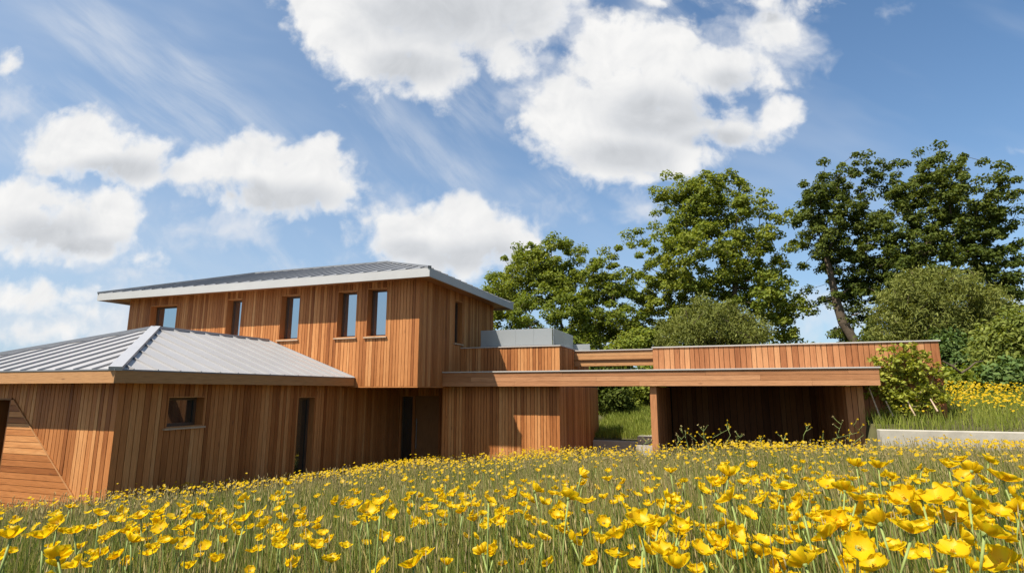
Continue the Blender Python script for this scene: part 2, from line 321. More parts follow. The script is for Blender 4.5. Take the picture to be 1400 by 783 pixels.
# main roof
e0x,e1x,e0y,e1y=-18.42,-6.57,12.46,18.87; zf0,zf1=5.32,5.54; run=(e1y-e0y)/2; rz=6.60; ym=(e0y+e1y)/2
def hip_roof(e0x,e1x,e0y,e1y,ze,rz,run,seam,mat,capmat,axis='x',yend=None,ribw=.022,ribh=.026,capw=.09):
    mb=MB(); cap=MB()
    if axis=='x':
        A,B,C,D=(e0x,e0y,ze),(e1x,e0y,ze),(e1x,e1y,ze),(e0x,e1y,ze); R0=(e0x+run,(e0y+e1y)/2,rz); R1=(e1x-run,(e0y+e1y)/2,rz)
        mb.poly([A,B,R1,R0]); mb.poly([B,C,R1]); mb.poly([C,D,R0,R1]); mb.poly([D,A,R0])
        k=(rz-ze)/run
        nf=(0,-k,1); nr=(k,0,1); nb=(0,k,1); nl=(-k,0,1)
        x=e0x+seam*.6
        while x<e1x:
            l=min(run,x-e0x,e1x-x)
            if l>.15: mb.bar((x,e0y,ze),(x,e0y+l,ze+l*k),ribw,ribh,nf); mb.bar((x,e1y,ze),(x,e1y-l,ze+l*k),ribw,ribh,nb)
            x+=seam
        y=e0y+seam*.5
        while y<e1y:
            l=min(run,y-e0y,e1y-y)
            if l>.15: mb.bar((e1x,y,ze),(e1x-l,y,ze+l*k),ribw,ribh,nr); mb.bar((e0x,y,ze),(e0x+l,y,ze+l*k),ribw,ribh,nl)
            y+=seam
        for a,b,n in ((A,R0,(-k/2,-k/2,1)),(B,R1,(k/2,-k/2,1)),(C,R1,(k/2,k/2,1)),(D,R0,(-k/2,k/2,1)),(R0,R1,(0,0,1))): cap.bar(a,b,capw,.05,n)
    else:   # ridge along y, hipped at the front, cut at yend
        xm=(e0x+e1x)/2; A,B=(e0x,e0y,ze),(e1x,e0y,ze); Rp=(xm,e0y+run,rz); E=(xm,yend,rz); Cc=(e1x,yend,ze); Dd=(e0x,yend,ze)
        k=(rz-ze)/run; mb.poly([A,B,Rp]); mb.poly([B,Cc,E,Rp]); mb.poly([Dd,A,Rp,E])
        nf=(0,-k,1); nr=(k,0,1); nl=(-k,0,1)
        x=e0x+seam*.35
        while x<e1x:
            l=min(x-e0x,e1x-x)
            if l>.1: mb.bar((x,e0y,ze),(x,e0y+l,ze+l*k),ribw,ribh,nf)
            x+=seam
        y=e0y+seam*.7
        while y<yend:
            l=min(run,y-e0y)
            if l>.1: mb.bar((e1x,y,ze),(e1x-l,y,ze+l*k),ribw,ribh,nr); mb.bar((e0x,y,ze),(e0x+l,y,ze+l*k),ribw,ribh,nl)
            y+=seam
        cap.bar(A,Rp,capw,.055,(-k/2,-k/2,1)); cap.bar(B,Rp,capw,.055,(k/2,-k/2,1)); cap.bar(Rp,E,capw*.6,.05,(0,0,1))
    return mb,cap
mb,cap=hip_roof(e0x,e1x,e0y,e1y,zf1+.004,rz,run,.42,None,None,'x')
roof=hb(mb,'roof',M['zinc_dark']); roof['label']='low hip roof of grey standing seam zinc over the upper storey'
def sub(mb,name,mat,par):
    o=mb.build(name,mat,par); return o
sub(cap,'ridge_cap',M['zinc_dark'],roof)
b=MB(); t=.03
b.box(e0x,e1x,e0y,e0y+t,zf0,zf1); b.box(e0x,e1x,e1y-t,e1y,zf0,zf1); b.box(e0x,e0x+t,e0y+t,e1y-t,zf0,zf1); b.box(e1x-t,e1x,e0y+t,e1y-t,zf0,zf1)
sub(b,'fascia',M['metal_fascia'],roof)
b=MB(); b.box(e0x+t,e1x-t,e0y+t,e1y-t,5.395,5.43); sub(b,'soffit',M['wood_x'],roof)
# single storey wing
WX,WY=-9.42,6.93; WXL=-14.49; we=(-14.93,-8.98); wy0=6.5; wz0,wz1,wr_=2.62,2.82,3.90
swin=(7.87,8.68,1.83,2.39); sdoor=(11.36,11.98,ZB,2.35)
SRw=sideF(WX)
o=hb(clad(SRw,WY+.004,16.08,ZB,2.64,[swin,sdoor],bw=(.085,.13),rs=5),'timber_wall',M['wood']); o['label']='shaded side wall of the single storey wing'
hb(core(SRw,WY+.2,16.08,ZB,2.64,[swin,sdoor]),'wall_core',M['dark'])
H(window(SRw,swin,.24,house,'pane_dark',label='small square window with projecting timber sill'))
H(window(SRw,(11.36,11.98,0.1,2.35),.2,house,'pane_dark',sill=False,label='tall narrow glazed door in the side wall'))
FRw=frontF(WY)
# front: dark doorway, sloping panel of horizontal boards, vertical boards
dx0,dx1=-12.62,-12.13
def diag(u): return max(ZB,2.33-(u+12.05)*(2.33-.71)/(12.05-10.10)) if u>-12.05 else 2.36
o=hb(clad(FRw,dx1,WX,lambda u:diag(u)+.02,2.64,rs=6,bw=(.075,.112)),'timber_wall',M['wood']); o['label']='sunlit front wall of the single storey wing'
hb(clad(FRw,WXL,dx0,ZB,2.64,rs=7),'timber_wall',M['wood'])
hb(clad(FRw,dx0,dx1,2.36,2.64,rs=8),'timber_wall',M['wood'])
hb(core(FRw,WXL,WX-.03,ZB,2.64,[(dx0,dx1,ZB,2.36)]),'wall_core',M['dark'])
b=MB(); z=ZB; R=random.Random(3); rowh=.105
while z<2.34:
    z1=min(z+rowh,2.345)
    def xr(zz): return min(WX-.02,-12.05+(2.33-zz)*(12.05-10.10)/(2.33-.71))
    x=dx1+.004; xe0,xe1=xr(z+.004),xr(z1-.004)
    if xe1-x>.02:
        n=R.uniform(.006,.010)
        b.hexa([(x,WY-n+.03,z+.004),(xe0,WY-n+.03,z+.004),(xe0,WY-n,z+.004),(x,WY-n,z+.004),(x,WY-n+.03,z1-.004),(xe1,WY-n+.03,z1-.004),(xe1,WY-n,z1-.004),(x,WY-n,z1-.004)])
    z+=rowh
o=hb(b,'sloping_panel',M['wood_panel']); o['label']='triangular panel of horizontal boards with a sloping top edge'
b=MB(); p0=(-12.05,WY-.02,2.345); p1=(-9.60,WY-.02,.295); b.bar(p0,p1,.008,.008,(0,-1,0)); hb(b,'edge_trim',M['fascia_x'])
b=MB(); b.box(dx0,dx0+.03,WY-.004,WY+.5,ZB,2.36); b.box(dx1-.03,dx1,WY-.004,WY+.5,ZB,2.36); b.box(dx0+.03,dx1-.03,WY+.45,WY+.5,ZB,2.36); b.box(dx0+.03,dx1-.03,WY-.004,WY+.45,2.33,2.36)
o=hb(b,'doorway',M['dimmed_wood']); o['label']='dark narrow recessed doorway'
hb(clad(leftF(WXL),WY,YU,ZB,2.64,rs=9),'timber_wall',M['wood'])
hb(clad(FRu,XL,WXL,ZB,SOF,rs=10),'timber_wall',M['wood'])
mb,cap=hip_roof(we[0],we[1],wy0,None,wz1+.004,wr_,(we[1]-we[0])/2,.44,None,None,'y',yend=YU-.025,ribw=.018,ribh=.035,capw=.18)
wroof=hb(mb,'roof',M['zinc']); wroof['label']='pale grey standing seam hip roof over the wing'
sub(cap,'ridge_cap',M['zinc_cap'],wroof)
b=MB(); b.box(we[0],we[1],wy0,wy0+.03,wz0,wz1); sub(b,'fascia',M['fascia_x'],wroof)
for fx in (we[1]-.03,we[0]):
    b=MB(); b.box(fx,fx+.03,wy0+.032,YU-.03,wz0,wz1); sub(b,'fascia',M['fascia_y'],wroof)
b=MB(); b.box(we[0]-.01,we[1]+.012,wy0-.012,wy0+.04,wz1+.001,wz1+.022); b.box(we[1]-.04,we[1]+.012,wy0+.042,YU-.03,wz1+.001,wz1+.022); sub(b,'drip_edge',M['zinc_dark'],wroof)
b=MB(); b.box(we[0]+.03,we[1]-.03,wy0+.03,YU-.03,wz0+.015,wz0+.05); sub(b,'soffit',M['wood_y'],wroof)
# lower storey under the jetty: recessed entrance, then the wall below the canopy
YR=16.08; FRr=frontF(YR); lite=(-9.36,-8.92,.22,2.34); door=(-8.86,-8.03,.22,2.34)
hb(clad(FRr,WX+.004,-7.3,ZB,SOF,[lite,door],rs=11),'timber_wall',M['wood'])
hb(core(FRr,WX+.03,-7.3,ZB,SOF,[lite,door]),'wall_core',M['dark'])
H(window(FRr,lite,.1,house,'pane_dark',sill=False,label='tall fixed sidelight beside the entrance door',fw=.04))
b=MB(); b.lbox(FRr,door[0]+.004,door[1]-.004,-.08,-.03,door[2],door[3]-.004); d=hb(b,'door',wood('door_timber','z',.7,stops=[(0,(.33,.155,.06)),(1,(.40,.20,.08))])); d['label']='plain timber entrance door in the recess'
b=MB(); hx=door[0]+.08; b.tube([FRr(hx,.02,.75),FRr(hx,.02,1.65)],.014,8); b.lbox(FRr,hx-.008,hx+.008,-.035,.02,.85,.87); b.lbox(FRr,hx-.008,hx+.008,-.035,.02,1.53,1.55); sub(b,'handle',M['zinc_dark'],d)
YLW=14.83; XLW=-3.87; FRl=frontF(YLW)
o=hb(clad(FRl,-7.3,XLW,ZB,SOF,rs=12),'timber_wall',M['wood']); o['label']='lower storey wall beneath the canopy'
hb(core(FRl,-7.3,XLW-.03,ZB,SOF),'wall_core',M['dark'])
hb(clad(leftF(-7.3),YLW+.004,YR,ZB,SOF,rs=13),'timber_wall',M['wood'])
hb(clad(sideF(XLW),YLW+.004,20.2,ZB,SOF,rs=14),'timber_wall',M['wood'])
hb(core(sideF(XLW),YLW+.2,20.2,ZB,SOF),'wall_core',M['dark'])
# terrace above: parapet and frosted balustrade
YT=15.61; XT=-4.05; zt0,zt1=2.99,3.74
b=clad(frontF(YT),XU+.004,XT,zt0,zt1,rs=15); b=clad(sideF(XT),YT+.004,19.6,zt0,zt1,mb=b,rs=16)
par=hb(b,'parapet',M['wood']); par['label']='vertical board parapet round the terrace'
b=core(frontF(YT),XU,XT-.03,zt0,zt1); b=core(sideF(XT),YT+.2,19.6,zt0,zt1,mb=b); sub(b,'wall_core',M['dark'],par); 
b=MB(); b.box(XU+.005,XT+.03,YT-.03,YT+.2,zt1+.001,zt1+.028); b.box(XT-.2,XT+.03,YT+.202,19.6,zt1+.001,zt1+.028); sub(b,'coping',M['coping'],par)
bal=MB(); gx=np.linspace(-6.58,-4.34,5)
bal.box(-6.6,-4.32,15.86,15.93,zt1+.03,zt1+.07); bal.box(-4.35,-4.29,15.93,18.4,zt1+.03,zt1+.07)
bal=hb(bal,'balustrade',M['zinc_dark']); bal['label']='frosted glass balustrade on the terrace'
for i in range(4):
    p=MB(); p.box(gx[i]+.002,gx[i+1]-.002,15.885,15.905,zt1+.05,4.29); sub(p,'glass_panel',M['frost'],bal)
for y0,y1 in ((15.92,17.15),(17.16,18.4)):
    p=MB(); p.box(-4.33,-4.31,y0,y1,zt1+.05,4.29); sub(p,'glass_panel',M['frost'],bal)
p=MB(); p.box(-4.30,-3.75,18.38,18.40,zt1-.1,4.0); sub(p,'glass_panel',M['frost'],bal)
b=MB(); b.box(XU+.002,XT-.21,YT+.21,19.6,3.30,3.36); b.box(XU+.002,XLW-.01,14.66,20.1,2.615,2.98); hb(b,'terrace_deck',M['dark'])
# ---------------------------------------------------------------- carport and long canopy beam
cp=thing('carport','open fronted cedar carport with a long flat canopy beam running from the house','carport',(1,14.5,0))
CPp=Vector((1,14.5,0))
def cb(mb,name,mat,par=None,**k):
    o=mb.build(name,mat,par or cp,**k)
    if par is None: o.matrix_parent_inverse=Matrix.Translation(-CPp)
    return o
YBm=14.41; bx0,bx1=XU+.004,3.42; bz0,bz1=2.61,2.985
b=hclad(frontF(YBm),bx0,bx1,bz0,bz1,3,rs=21); b=hclad(sideF(bx1),YBm+.004,YT-.005,bz0,bz1,3,mb=b,rs=22)
beam=cb(b,'canopy_beam',M['wood_x'])
b=MB(); b.box(bx0,bx1-.03,YBm+.03,YBm+.26,bz0+.004,bz1-.005); b.box(-1.4,bx1-.03,YBm+.262,YT-.03,bz0+.004,bz1-.005); sub(b,'beam_core',M['wood_x'],beam)
b=MB(); b.box(bx0,bx1+.03,YBm-.03,YBm+.3,bz1+.001,bz1+.03); b.box(-1.4,bx1+.03,YBm+.302,YT-.03,bz1+.001,bz1+.025); sub(b,'coping',M['coping'],beam)
px0,px1=-1.49,4.96; pz1=3.62
b=clad(frontF(YT),px0,px1,lambda u:2.9 if u<3.1 else .9,pz1,bw=(.11,.15),rs=23); b=clad(sideF(px1),YT+.004,20.5,.9,pz1,mb=b,rs=24); b=clad(leftF(px0),YT+.004,20.5,2.9,pz1,mb=b,rs=25)
par=cb(b,'parapet',M['wood_red']); par['label']='tall vertical board parapet wall of the carport'
b=core(frontF(YT),px0+.03,px1-.03,2.9,pz1); b=core(frontF(YT),3.13,px1-.03,.9,2.895,mb=b); b=core(sideF(px1),YT+.2,20.5,.9,pz1,mb=b); sub(b,'wall_core',M['dark'],par)
b=MB(); b.box(px0-.02,px1+.03,YT-.03,YT+.25,pz1+.001,pz1+.03); b.box(px1-.25,px1+.03,YT+.252,20.5,pz1+.001,pz1+.03); sub(b,'coping',M['coping'],par)
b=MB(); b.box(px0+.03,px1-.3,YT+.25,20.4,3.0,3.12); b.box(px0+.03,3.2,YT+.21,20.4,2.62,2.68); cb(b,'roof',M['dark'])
# back and side walls inside
b=clad(frontF(19.2),-1.3,3.3,ZB,2.62,rs=26,bw=(.12,.2)); o=cb(b,'back_wall',M['dimmed_wood']);  # shade inside the carport is part of this board colour
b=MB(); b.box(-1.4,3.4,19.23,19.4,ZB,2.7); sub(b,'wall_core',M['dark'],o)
# left pier: a short wall, right pier likewise
b=clad(frontF(14.52),-1.495,-1.335,ZB,2.605,rs=27,bw=(.08,.08)); b=clad(sideF(-1.335),14.524,19.19,ZB,2.605,mb=b,rs=28); b=clad(leftF(-1.495),14.524,19.19,ZB,2.605,mb=b,rs=29)
o=cb(b,'pier',M['wood_red']); b=MB(); b.box(-1.47,-1.36,14.55,19.19,ZB,2.605); sub(b,'wall_core',M['dark'],o)
b=clad(frontF(15.2),2.88,3.24,ZB,2.605,rs=30,bw=(.11,.12)); b=clad(leftF(2.88),15.204,19.2,ZB,2.605,mb=b,rs=31); b=clad(sideF(3.24),15.204,15.58,ZB,2.605,mb=b,rs=32)
o=cb(b,'pier',M['wood_red']); b=MB(); b.box(2.91,3.21,15.23,19.2,ZB,2.605); sub(b,'wall_core',M['dark'],o)
# tie beam across the courtyard
Y2=17.39
b=hclad(frontF(Y2),XT+.004,px0-.03,3.24,3.70,3,rs=33,lens=(6,7)); o=cb(b,'tie_beam',M['fascia_x'])
b=MB(); b.box(XT+.004,px0-.03,Y2+.024,Y2+.3,3.245,3.69); b.box(XT+.004,px0-.03,Y2-.06,Y2-.024,3.44,3.475); sub(b,'beam_core',M['fascia_x'],o)
b=MB(); b.box(XT+.004,px0-.03,Y2-.04,Y2+.32,3.701,3.73); sub(b,'coping',M['coping'],o)
# ---------------------------------------------------------------- terrain
KZ=(2.2147,.0635,-.0834,-.0004,-.0028,.0015,-.0001)
def ztop(x,y):
    x=np.clip(np.asarray(x,float),-16,9); y=np.clip(np.asarray(y,float),-6,16)
    return KZ[0]+KZ[1]*x+KZ[2]*y+KZ[3]*x*y+KZ[4]*x*x+KZ[5]*y*y+KZ[6]*x*x*y
PH=.40
def sstep(a,b,t):
    t=np.clip((t-a)/(b-a),0,1); return t*t*(3-2*t)
def bank(x,y): return 1.66+.85*(1-np.exp(-np.maximum(y-14,0)/5.0))+.03*np.sin(x*1.3)*np.cos(y*.9)
def gapbank(x,y): return np.minimum(.92+(y-19)*.10,1.9)
def ground(x,y):
    x=np.asarray(x,float); y=np.asarray(y,float)
    m=ztop(x,y)-PH+.03*np.sin(x*1.7+y*.6)+.02*np.sin(y*2.3-x)
    mid=(x>-4.2)&(x<3.2)
    low=np.where(y<19.15,.1,gapbank(x,y))
    back=np.where(x<-4.2,np.where(y<16.2,m,np.minimum(.2+np.maximum(y-18,0)*.09,1.9)),low)
    r=np.where(mid,m+(low-m)*sstep(14.0,14.25,y),np.where(x<=-4.2,back,m))
    r=np.where(x>=3.2,np.where(y>14.1,bank(x,y),m),r)
    far=np.hypot(x,y)
    return r+(2.0-r)*sstep(38,70,far)
xs=np.concatenate([np.linspace(-400,-60,12),np.linspace(-50,-20,16),np.arange(-19,12,.25),np.linspace(12.5,50,30),np.linspace(60,400,12)])
ys=np.concatenate([np.linspace(-400,-30,12),np.linspace(-25,-5,12),np.arange(-4.5,22,.25),np.linspace(22.5,60,40),np.linspace(70,500,14)])
X,Yg=np.meshgrid(xs,ys); Z=ground(X,Yg)
nx,ny=len(xs),len(ys); idx=np.arange(nx*ny).reshape(ny,nx)
q=np.stack([idx[:-1,:-1],idx[:-1,1:],idx[1:,1:],idx[1:,:-1]],-1).reshape(-1,4)
g=np_mesh('ground',np.stack([X,Yg,Z],-1).reshape(-1,3),[q],M['soil'],smooth=True); tag(g,kind='structure')
b=MB(); b.box(-3.86,2.79,14.55,19.1,.105,.112); o=b.build('pavement',M['paving']); tag(o,kind='structure')
# low concrete walls
def cwall(name,label,x0,x1,y0,y1,z0,z1):
    b=MB(); c=.012
    b.hexa([(x0,y0,z0),(x1,y0,z0),(x1,y1,z0),(x0,y1,z0),(x0,y0,z1-c),(x1,y0,z1-c),(x1,y1,z1-c),(x0,y1,z1-c)])
    b.hexa([(x0,y0,z1-c),(x1,y0,z1-c),(x1,y1,z1-c),(x0,y1,z1-c),(x0+c,y0+c,z1),(x1-c,y0+c,z1),(x1-c,y1-c,z1),(x0+c,y1-c,z1)])
    return tag(b.build(name,M['concrete']),label,'wall')
cwall('retaining_wall','long pale concrete retaining wall holding the flowering bank beside the carport',3.2,18,13.98,14.2,.5,1.70)
cwall('garden_wall','low grey concrete wall at the back of the courtyard beyond the canopy gap',-3.85,-2.42,19.0,19.2,0,.90)
st=thing('garden_steps','pale stone steps beside the carport pier in the courtyard gap','steps',(-1.95,18.9,0.1))
for i in range(4):
    b=MB(); b.box(-.45,.43,-.9+i*.3,.9,i*.24,(i+1)*.24); b.build('step',M['concrete'],st)
# ---------------------------------------------------------------- leaves, trees
def rand_unit(n,rng):
    v=rng.normal(size=(n,3)); return v/np.linalg.norm(v,axis=1,keepdims=True)
def leaf_arrays(C,size,rng,upbias=.8,aspect=.55,axis=None,droop=.25,fold=.25,outw=None):
    n=len(C); nrm=rand_unit(n,rng)
    if outw is not None: nrm=nrm*.62+outw*.75
    else: nrm[:,2]=np.abs(nrm[:,2])
    nrm[:,2]+=upbias*.7; nrm/=np.linalg.norm(nrm,axis=1,keepdims=True)
    a=rand_unit(n,rng) if axis is None else axis+rand_unit(n,rng)*.35
    a[:,2]-=droop; a-=nrm*(a*nrm).sum(1,keepdims=True); a/=np.linalg.norm(a,axis=1,keepdims=True)+1e-9
    s=np.cross(nrm,a); L_=(size*rng.uniform(.7,1.3,n))[:,None]
    p0=C-a*L_*.5; p2=C+a*L_*.5-nrm*L_*.08; mid=C-a*L_*.05; w=L_*aspect*.5
    p1=mid+s*w+nrm*w*fold; p3=mid-s*w+nrm*w*fold
    V=np.stack([p0,p1,p2,p3],1).reshape(-1,3); b=np.arange(n)[:,None]*4
    return V,np.concatenate([b+np.array([[0,1,2]]),b+np.array([[0,2,3]])],0)
def grow(trunk,pts,rng,step=.6,sag=.06):
    """join every point to the nearest node already grown: returns nodes,parents"""
    P=[np.array(p,float) for p in trunk]; par=[-1]+list(range(len(trunk)-1)); 
    root=np.array(trunk[-1]); order=np.argsort(np.linalg.norm(pts-root,axis=1)); tips=[]
    arr=np.zeros((len(pts)*8+len(trunk)+10,3)); n=len(P); arr[:n]=P
    depth=np.zeros(len(arr)); 
    for i in range(1,n): depth[i]=depth[i-1]+np.linalg.norm(arr[i]-arr[i-1])
    kmin=max(0,len(trunk)-4)
    for k in order:
        p=pts[k]; d=np.linalg.norm(arr[kmin:n]-p,axis=1)+.18*depth[kmin:n]; j=int(np.argmin(d))+kmin
        dist=np.linalg.norm(p-arr[j]); m=max(1,min(6,int(dist/step))); prev=j; st=arr[j].copy()
        for q in range(1,m+1):
            t=q/m; x=st+(p-st)*t+rng.normal(size=3)*(.07*dist/m if q<m else 0); x[2]-=sag*dist*math.sin(math.pi*t)
            arr[n]=x; par.append(prev); depth[n]=depth[prev]+np.linalg.norm(x-arr[prev]); prev=n; n+=1
        tips.append(prev)
    return arr[:n],par,tips
def skeleton_mesh(name,nodes,par,tips,rtrunk,mat,parent,rtip=.011,expo=2.3):
    n=len(nodes); w=np.zeros(n); ch=[0]*n
    for i in range(n):
        if par[i]>=0: ch[par[i]]+=1
    for i in range(n-1,-1,-1):
        if ch[i]==0: w[i]=max(w[i],1)
        if par[i]>=0: w[par[i]]+=w[i]
    r=rtip*w**(1/expo); r*=1; sc=rtrunk/r[0]
    r=np.where(w>3,r*np.interp(w,[3,w[0]],[1,sc]),r)
    V=[];Fq=[]; K=6
    base=0; ang=np.arange(K)*2*math.pi/K
    for i in range(n):
        j=par[i]
        if j<0: continue
        a,b_=nodes[j],nodes[i]; d=b_-a; l=np.linalg.norm(d)
        if l<1e-4: continue
        d/=l; s=np.cross(d,(0,0,1) if abs(d[2])<.9 else (1,0,0)); s/=np.linalg.norm(s); c=np.cross(d,s)
        ring=np.cos(ang)[:,None]*s+np.sin(ang)[:,None]*c
        ra=min(r[j],r[i]*1.6); V.append(a+ring*ra-d*ra*.3); V.append(b_+ring*r[i])
        k=np.arange(K); Fq.append(np.stack([base+k,base+(k+1)%K,base+K+(k+1)%K,base+K+k],1)); base+=2*K
    return np_mesh(name,np.concatenate(V),[np.concatenate(Fq)],mat,parent,smooth=True)
def lobes_px(Y,L_):
    out=[]
    for u,v,ru,rv,dy in L_:
        c=onY(u,v,Y+dy); dep=(c-EYE)@FW; rx=ru*dep/F; rz=rv*dep/F; out.append((c,np.array([rx,(rx+rz)*.5,rz])))
    return out
def sample_lobes(lb,n,rng,shell=.55,out=1.04):
    vol=np.array([r[0]*r[2]*r[1]**.5 for c,r in lb]); pick=rng.choice(len(lb),n,p=vol/vol.sum())
    d=rand_unit(n,rng); rr=shell+(out-shell)*rng.uniform(0,1,n)**.6
    k=rng.uniform(0,1,n)<.13; rr[k]=rng.uniform(.1,shell,k.sum())
    C=np.array([lb[i][0] for i in pick]); R=np.array([lb[i][1] for i in pick]); return C+d*R*rr[:,None]
def tree(name,label,cat,trunk,lb,ntuft,nleaf,tr,ls,lmat,rng,group=None,tuft_flat=.6,rtrunk=.25,extra=None,shell=.55,bark='bark',upbias=.8,aspect=.6,droop=.25,rtip=.011,crown='crown'):
    base=np.array(trunk[0]); t=thing(name,label,cat,tuple(base),group)
    tp=[np.array(p)-base for p in trunk]
    pts=sample_lobes([(c-base,r) for c,r in lb],ntuft,rng,shell)
    if extra is not None and len(extra): pts=np.concatenate([pts,np.array(extra)-base])
    nodes,par,tips=grow(tp,pts,rng)
    skeleton_mesh('trunk',nodes,par,tips,rtrunk,M[bark],t,rtip)
    tufts=nodes[tips]; C=np.repeat(tufts,nleaf,0); m=len(C)
    tsz=np.repeat(rng.uniform(.6,1.25,len(tufts)),nleaf)[:,None]*tr
    off=rand_unit(m,rng)*(rng.uniform(0,1,m)**.45)[:,None]; off[:,2]*=tuft_flat; off[:,2]-=.25*np.hypot(off[:,0],off[:,1])
    keep=rng.uniform(0,1,m)<np.repeat(rng.uniform(.55,1,len(tufts)),nleaf)
    C=(C+off*tsz)[keep]
    V,Fc=leaf_arrays(C,ls,rng,upbias,aspect,droop=droop,outw=off[keep])
    np_mesh(crown,V,[Fc],M[lmat],t); return t
def gp(x,y,d=0.): return np.array([x,y,float(ground(x,y))-.05+d])
r1=np.random.default_rng(101)
# tree behind the terrace
Y1=33.
lb=lobes_px(Y1,[(725,385,52,42,0),(765,365,52,36,1),(815,385,48,34,0),(700,430,36,40,1),(760,430,62,42,-1.5),(830,430,52,42,0),(795,465,60,30,0),(690,395,26,24,0),(850,455,34,24,1),(735,350,30,18,0)])
b0=gp(onY(770,470,Y1)[0],Y1); tk=[b0,b0+(0,0,1.5),b0+(.1,.1,3),b0+(0,.1,4.4)]
ex=[onY(u,v,Y1) for u,v in ((708,335),(725,334),(748,330),(757,323),(768,332),(772,330),(788,343),(799,342),(826,341),(845,338),(838,350),(672,375),(690,352))]
tree('broadleaf_tree','smallest of the three big trees, rounded fresh green crown rising behind the terrace balustrade','tree',tk,lb,560,125,.50,.175,'leaf_mid',r1,rtrunk=.26,extra=ex,group='big trees behind the house')
Y2t=34.
lb=lobes_px(Y2t,[(935,300,46,44,0),(980,275,52,36,.5),(1015,310,48,40,0),(905,350,46,42,0),(960,350,58,48,-1),(1030,355,48,46,0),(885,400,34,40,0),(940,410,60,40,0),(1010,410,62,44,0),(1060,400,34,44,.5),(1075,435,24,26,0),(1045,450,48,22,0),(905,450,44,24,.5),(965,258,46,18,0),(920,265,24,18,0)])
b0=gp(onY(1003,470,Y2t)[0],Y2t); tk=[b0,b0+(.0,0,2.),b0+(.05,.1,4.),onY(1004,405,Y2t),onY(1008,360,Y2t)]
ex=[onY(u,v,Y2t) for u,v in ((912,238),(928,240),(964,236),(970,240),(997,235),(1008,247),(1018,258),(1045,262),(1040,283),(1053,281),(1068,300),(1080,290),(897,290),(893,258),(898,272),(872,315),(862,328),(857,318),(1094,412),(1080,455),(1093,466))]
tree('broadleaf_tree','bright green broadleaf tree in the middle of the three, behind the carport','tree',tk,lb,660,125,.47,.175,'leaf_light',r1,rtrunk=.27,extra=ex,group='big trees behind the house')
Y3=35.
lb=lobes_px(Y3,[(1125,270,36,38,0),(1150,315,42,46,.5),(1120,340,32,36,0),(1185,275,40,36,1),(1180,345,48,50,1),(1215,395,50,48,1.5),(1160,405,34,42,.5),(1110,300,24,30,0),(1165,235,34,20,0),(1180,450,36,30,1),(1205,235,20,26,1)])
b0=gp(onY(1178,500,Y3)[0],Y3); tk=[b0,onY(1170,470,Y3),onY(1152,440,Y3),onY(1143,410,Y3),onY(1138,385,Y3),onY(1128,345,Y3)]
ex=[onY(u,v,Y3) for u,v in ((1126,220),(1150,225),(1168,211),(1184,211),(1185,222),(1098,250),(1090,300),(1085,330),(1078,290),(1104,262),(1105,395),(1093,405),(1098,420),(1112,425),(1105,415),(1150,470),(1140,455))]
tree('broadleaf_tree','dark green tree with a bare leaning trunk and one low side branch','tree',tk,lb,430,125,.42,.165,'leaf_dark',r1,rtrunk=.25,extra=ex,group='big trees behind the house')
Y4=34.
lb=lobes_px(Y4,[(1270,260,48,36,0),(1320,265,50,34,0),(1300,300,60,40,.5),(1245,300,36,40,0),(1350,310,34,40,0),(1255,345,42,40,0),(1310,350,60,42,.5),(1360,365,28,36,0),(1340,400,46,36,0),(1375,400,22,24,0),(1285,235,34,20,0),(1340,430,44,28,.5),(1235,390,36,40,0),(1285,215,10,16,0)])
b0=gp(onY(1222,500,Y4)[0],Y4); tk=[b0,onY(1226,460,Y4),onY(1235,400,Y4),onY(1247,375,Y4),onY(1262,345,Y4),onY(1280,318,Y4)]
ex=[onY(u,v,Y4) for u,v in ((1258,206),(1283,197),(1290,212),(1235,223),(1316,213),(1343,220),(1366,224),(1378,230),(1388,245),(1392,262),(1390,285),(1382,310),(1394,330),(1392,350),(1385,355),(1398,400),(1390,420),(1372,255),(1380,270),(1363,243),(1360,345),(1385,385),(1260,222),(1225,238))]
tree('broadleaf_tree','tallest dark green tree at the right, its wide ragged crown spreading above the olive bush','tree',tk,lb,480,125,.42,.165,'leaf_dark',r1,rtrunk=.28,extra=ex,shell=.5,group='big trees behind the house')
# rounded olive bushes, fine drooping foliage
def bush(name,label,Y,px,L_,ntuft,nleaf,tr,ls,mat,rtr=.12,group=None,aspect=.25,droop=.9,flat=.8,stems=3,upbias=.3,cat='bush',bark='bark',trunk='trunk',crown='crown',gz=None):
    base=gp(onY(px,500,Y)[0],Y) if gz is None else gz
    lb=lobes_px(Y,L_); c0=lb[0][0]
    tk=[base,base*.7+np.array([c0[0],c0[1],base[2]+.3*(c0[2]-base[2])])*.3,np.array([c0[0],c0[1],base[2]+.55*(c0[2]-base[2])])]
    return tree(name,label,cat,tk,lb,ntuft,nleaf,tr,ls,mat,r1,rtrunk=rtr,tuft_flat=flat,upbias=upbias,aspect=aspect,droop=droop,rtip=.008,group=group,bark=bark,crown=crown)
bush('olive_bush','low domed olive green bush peeping over the carport parapet beneath the middle tree',26.,975,[(975,440,52,30,0),(935,455,36,24,0),(1018,455,34,26,0),(970,465,68,26,0),(960,422,30,16,0)],420,80,.42,.16,'leaf_willow')
bush('olive_bush','tall olive green feathery bush behind the right end of the carport parapet',25.,1285,[(1280,420,56,44,0),(1235,440,40,36,0),(1325,425,42,40,0),(1285,385,42,22,0),(1240,400,34,26,0),(1300,460,50,34,0),(1225,465,32,26,0),(1345,455,28,30,0)],620,80,.42,.16,'leaf_willow',rtr=.16)
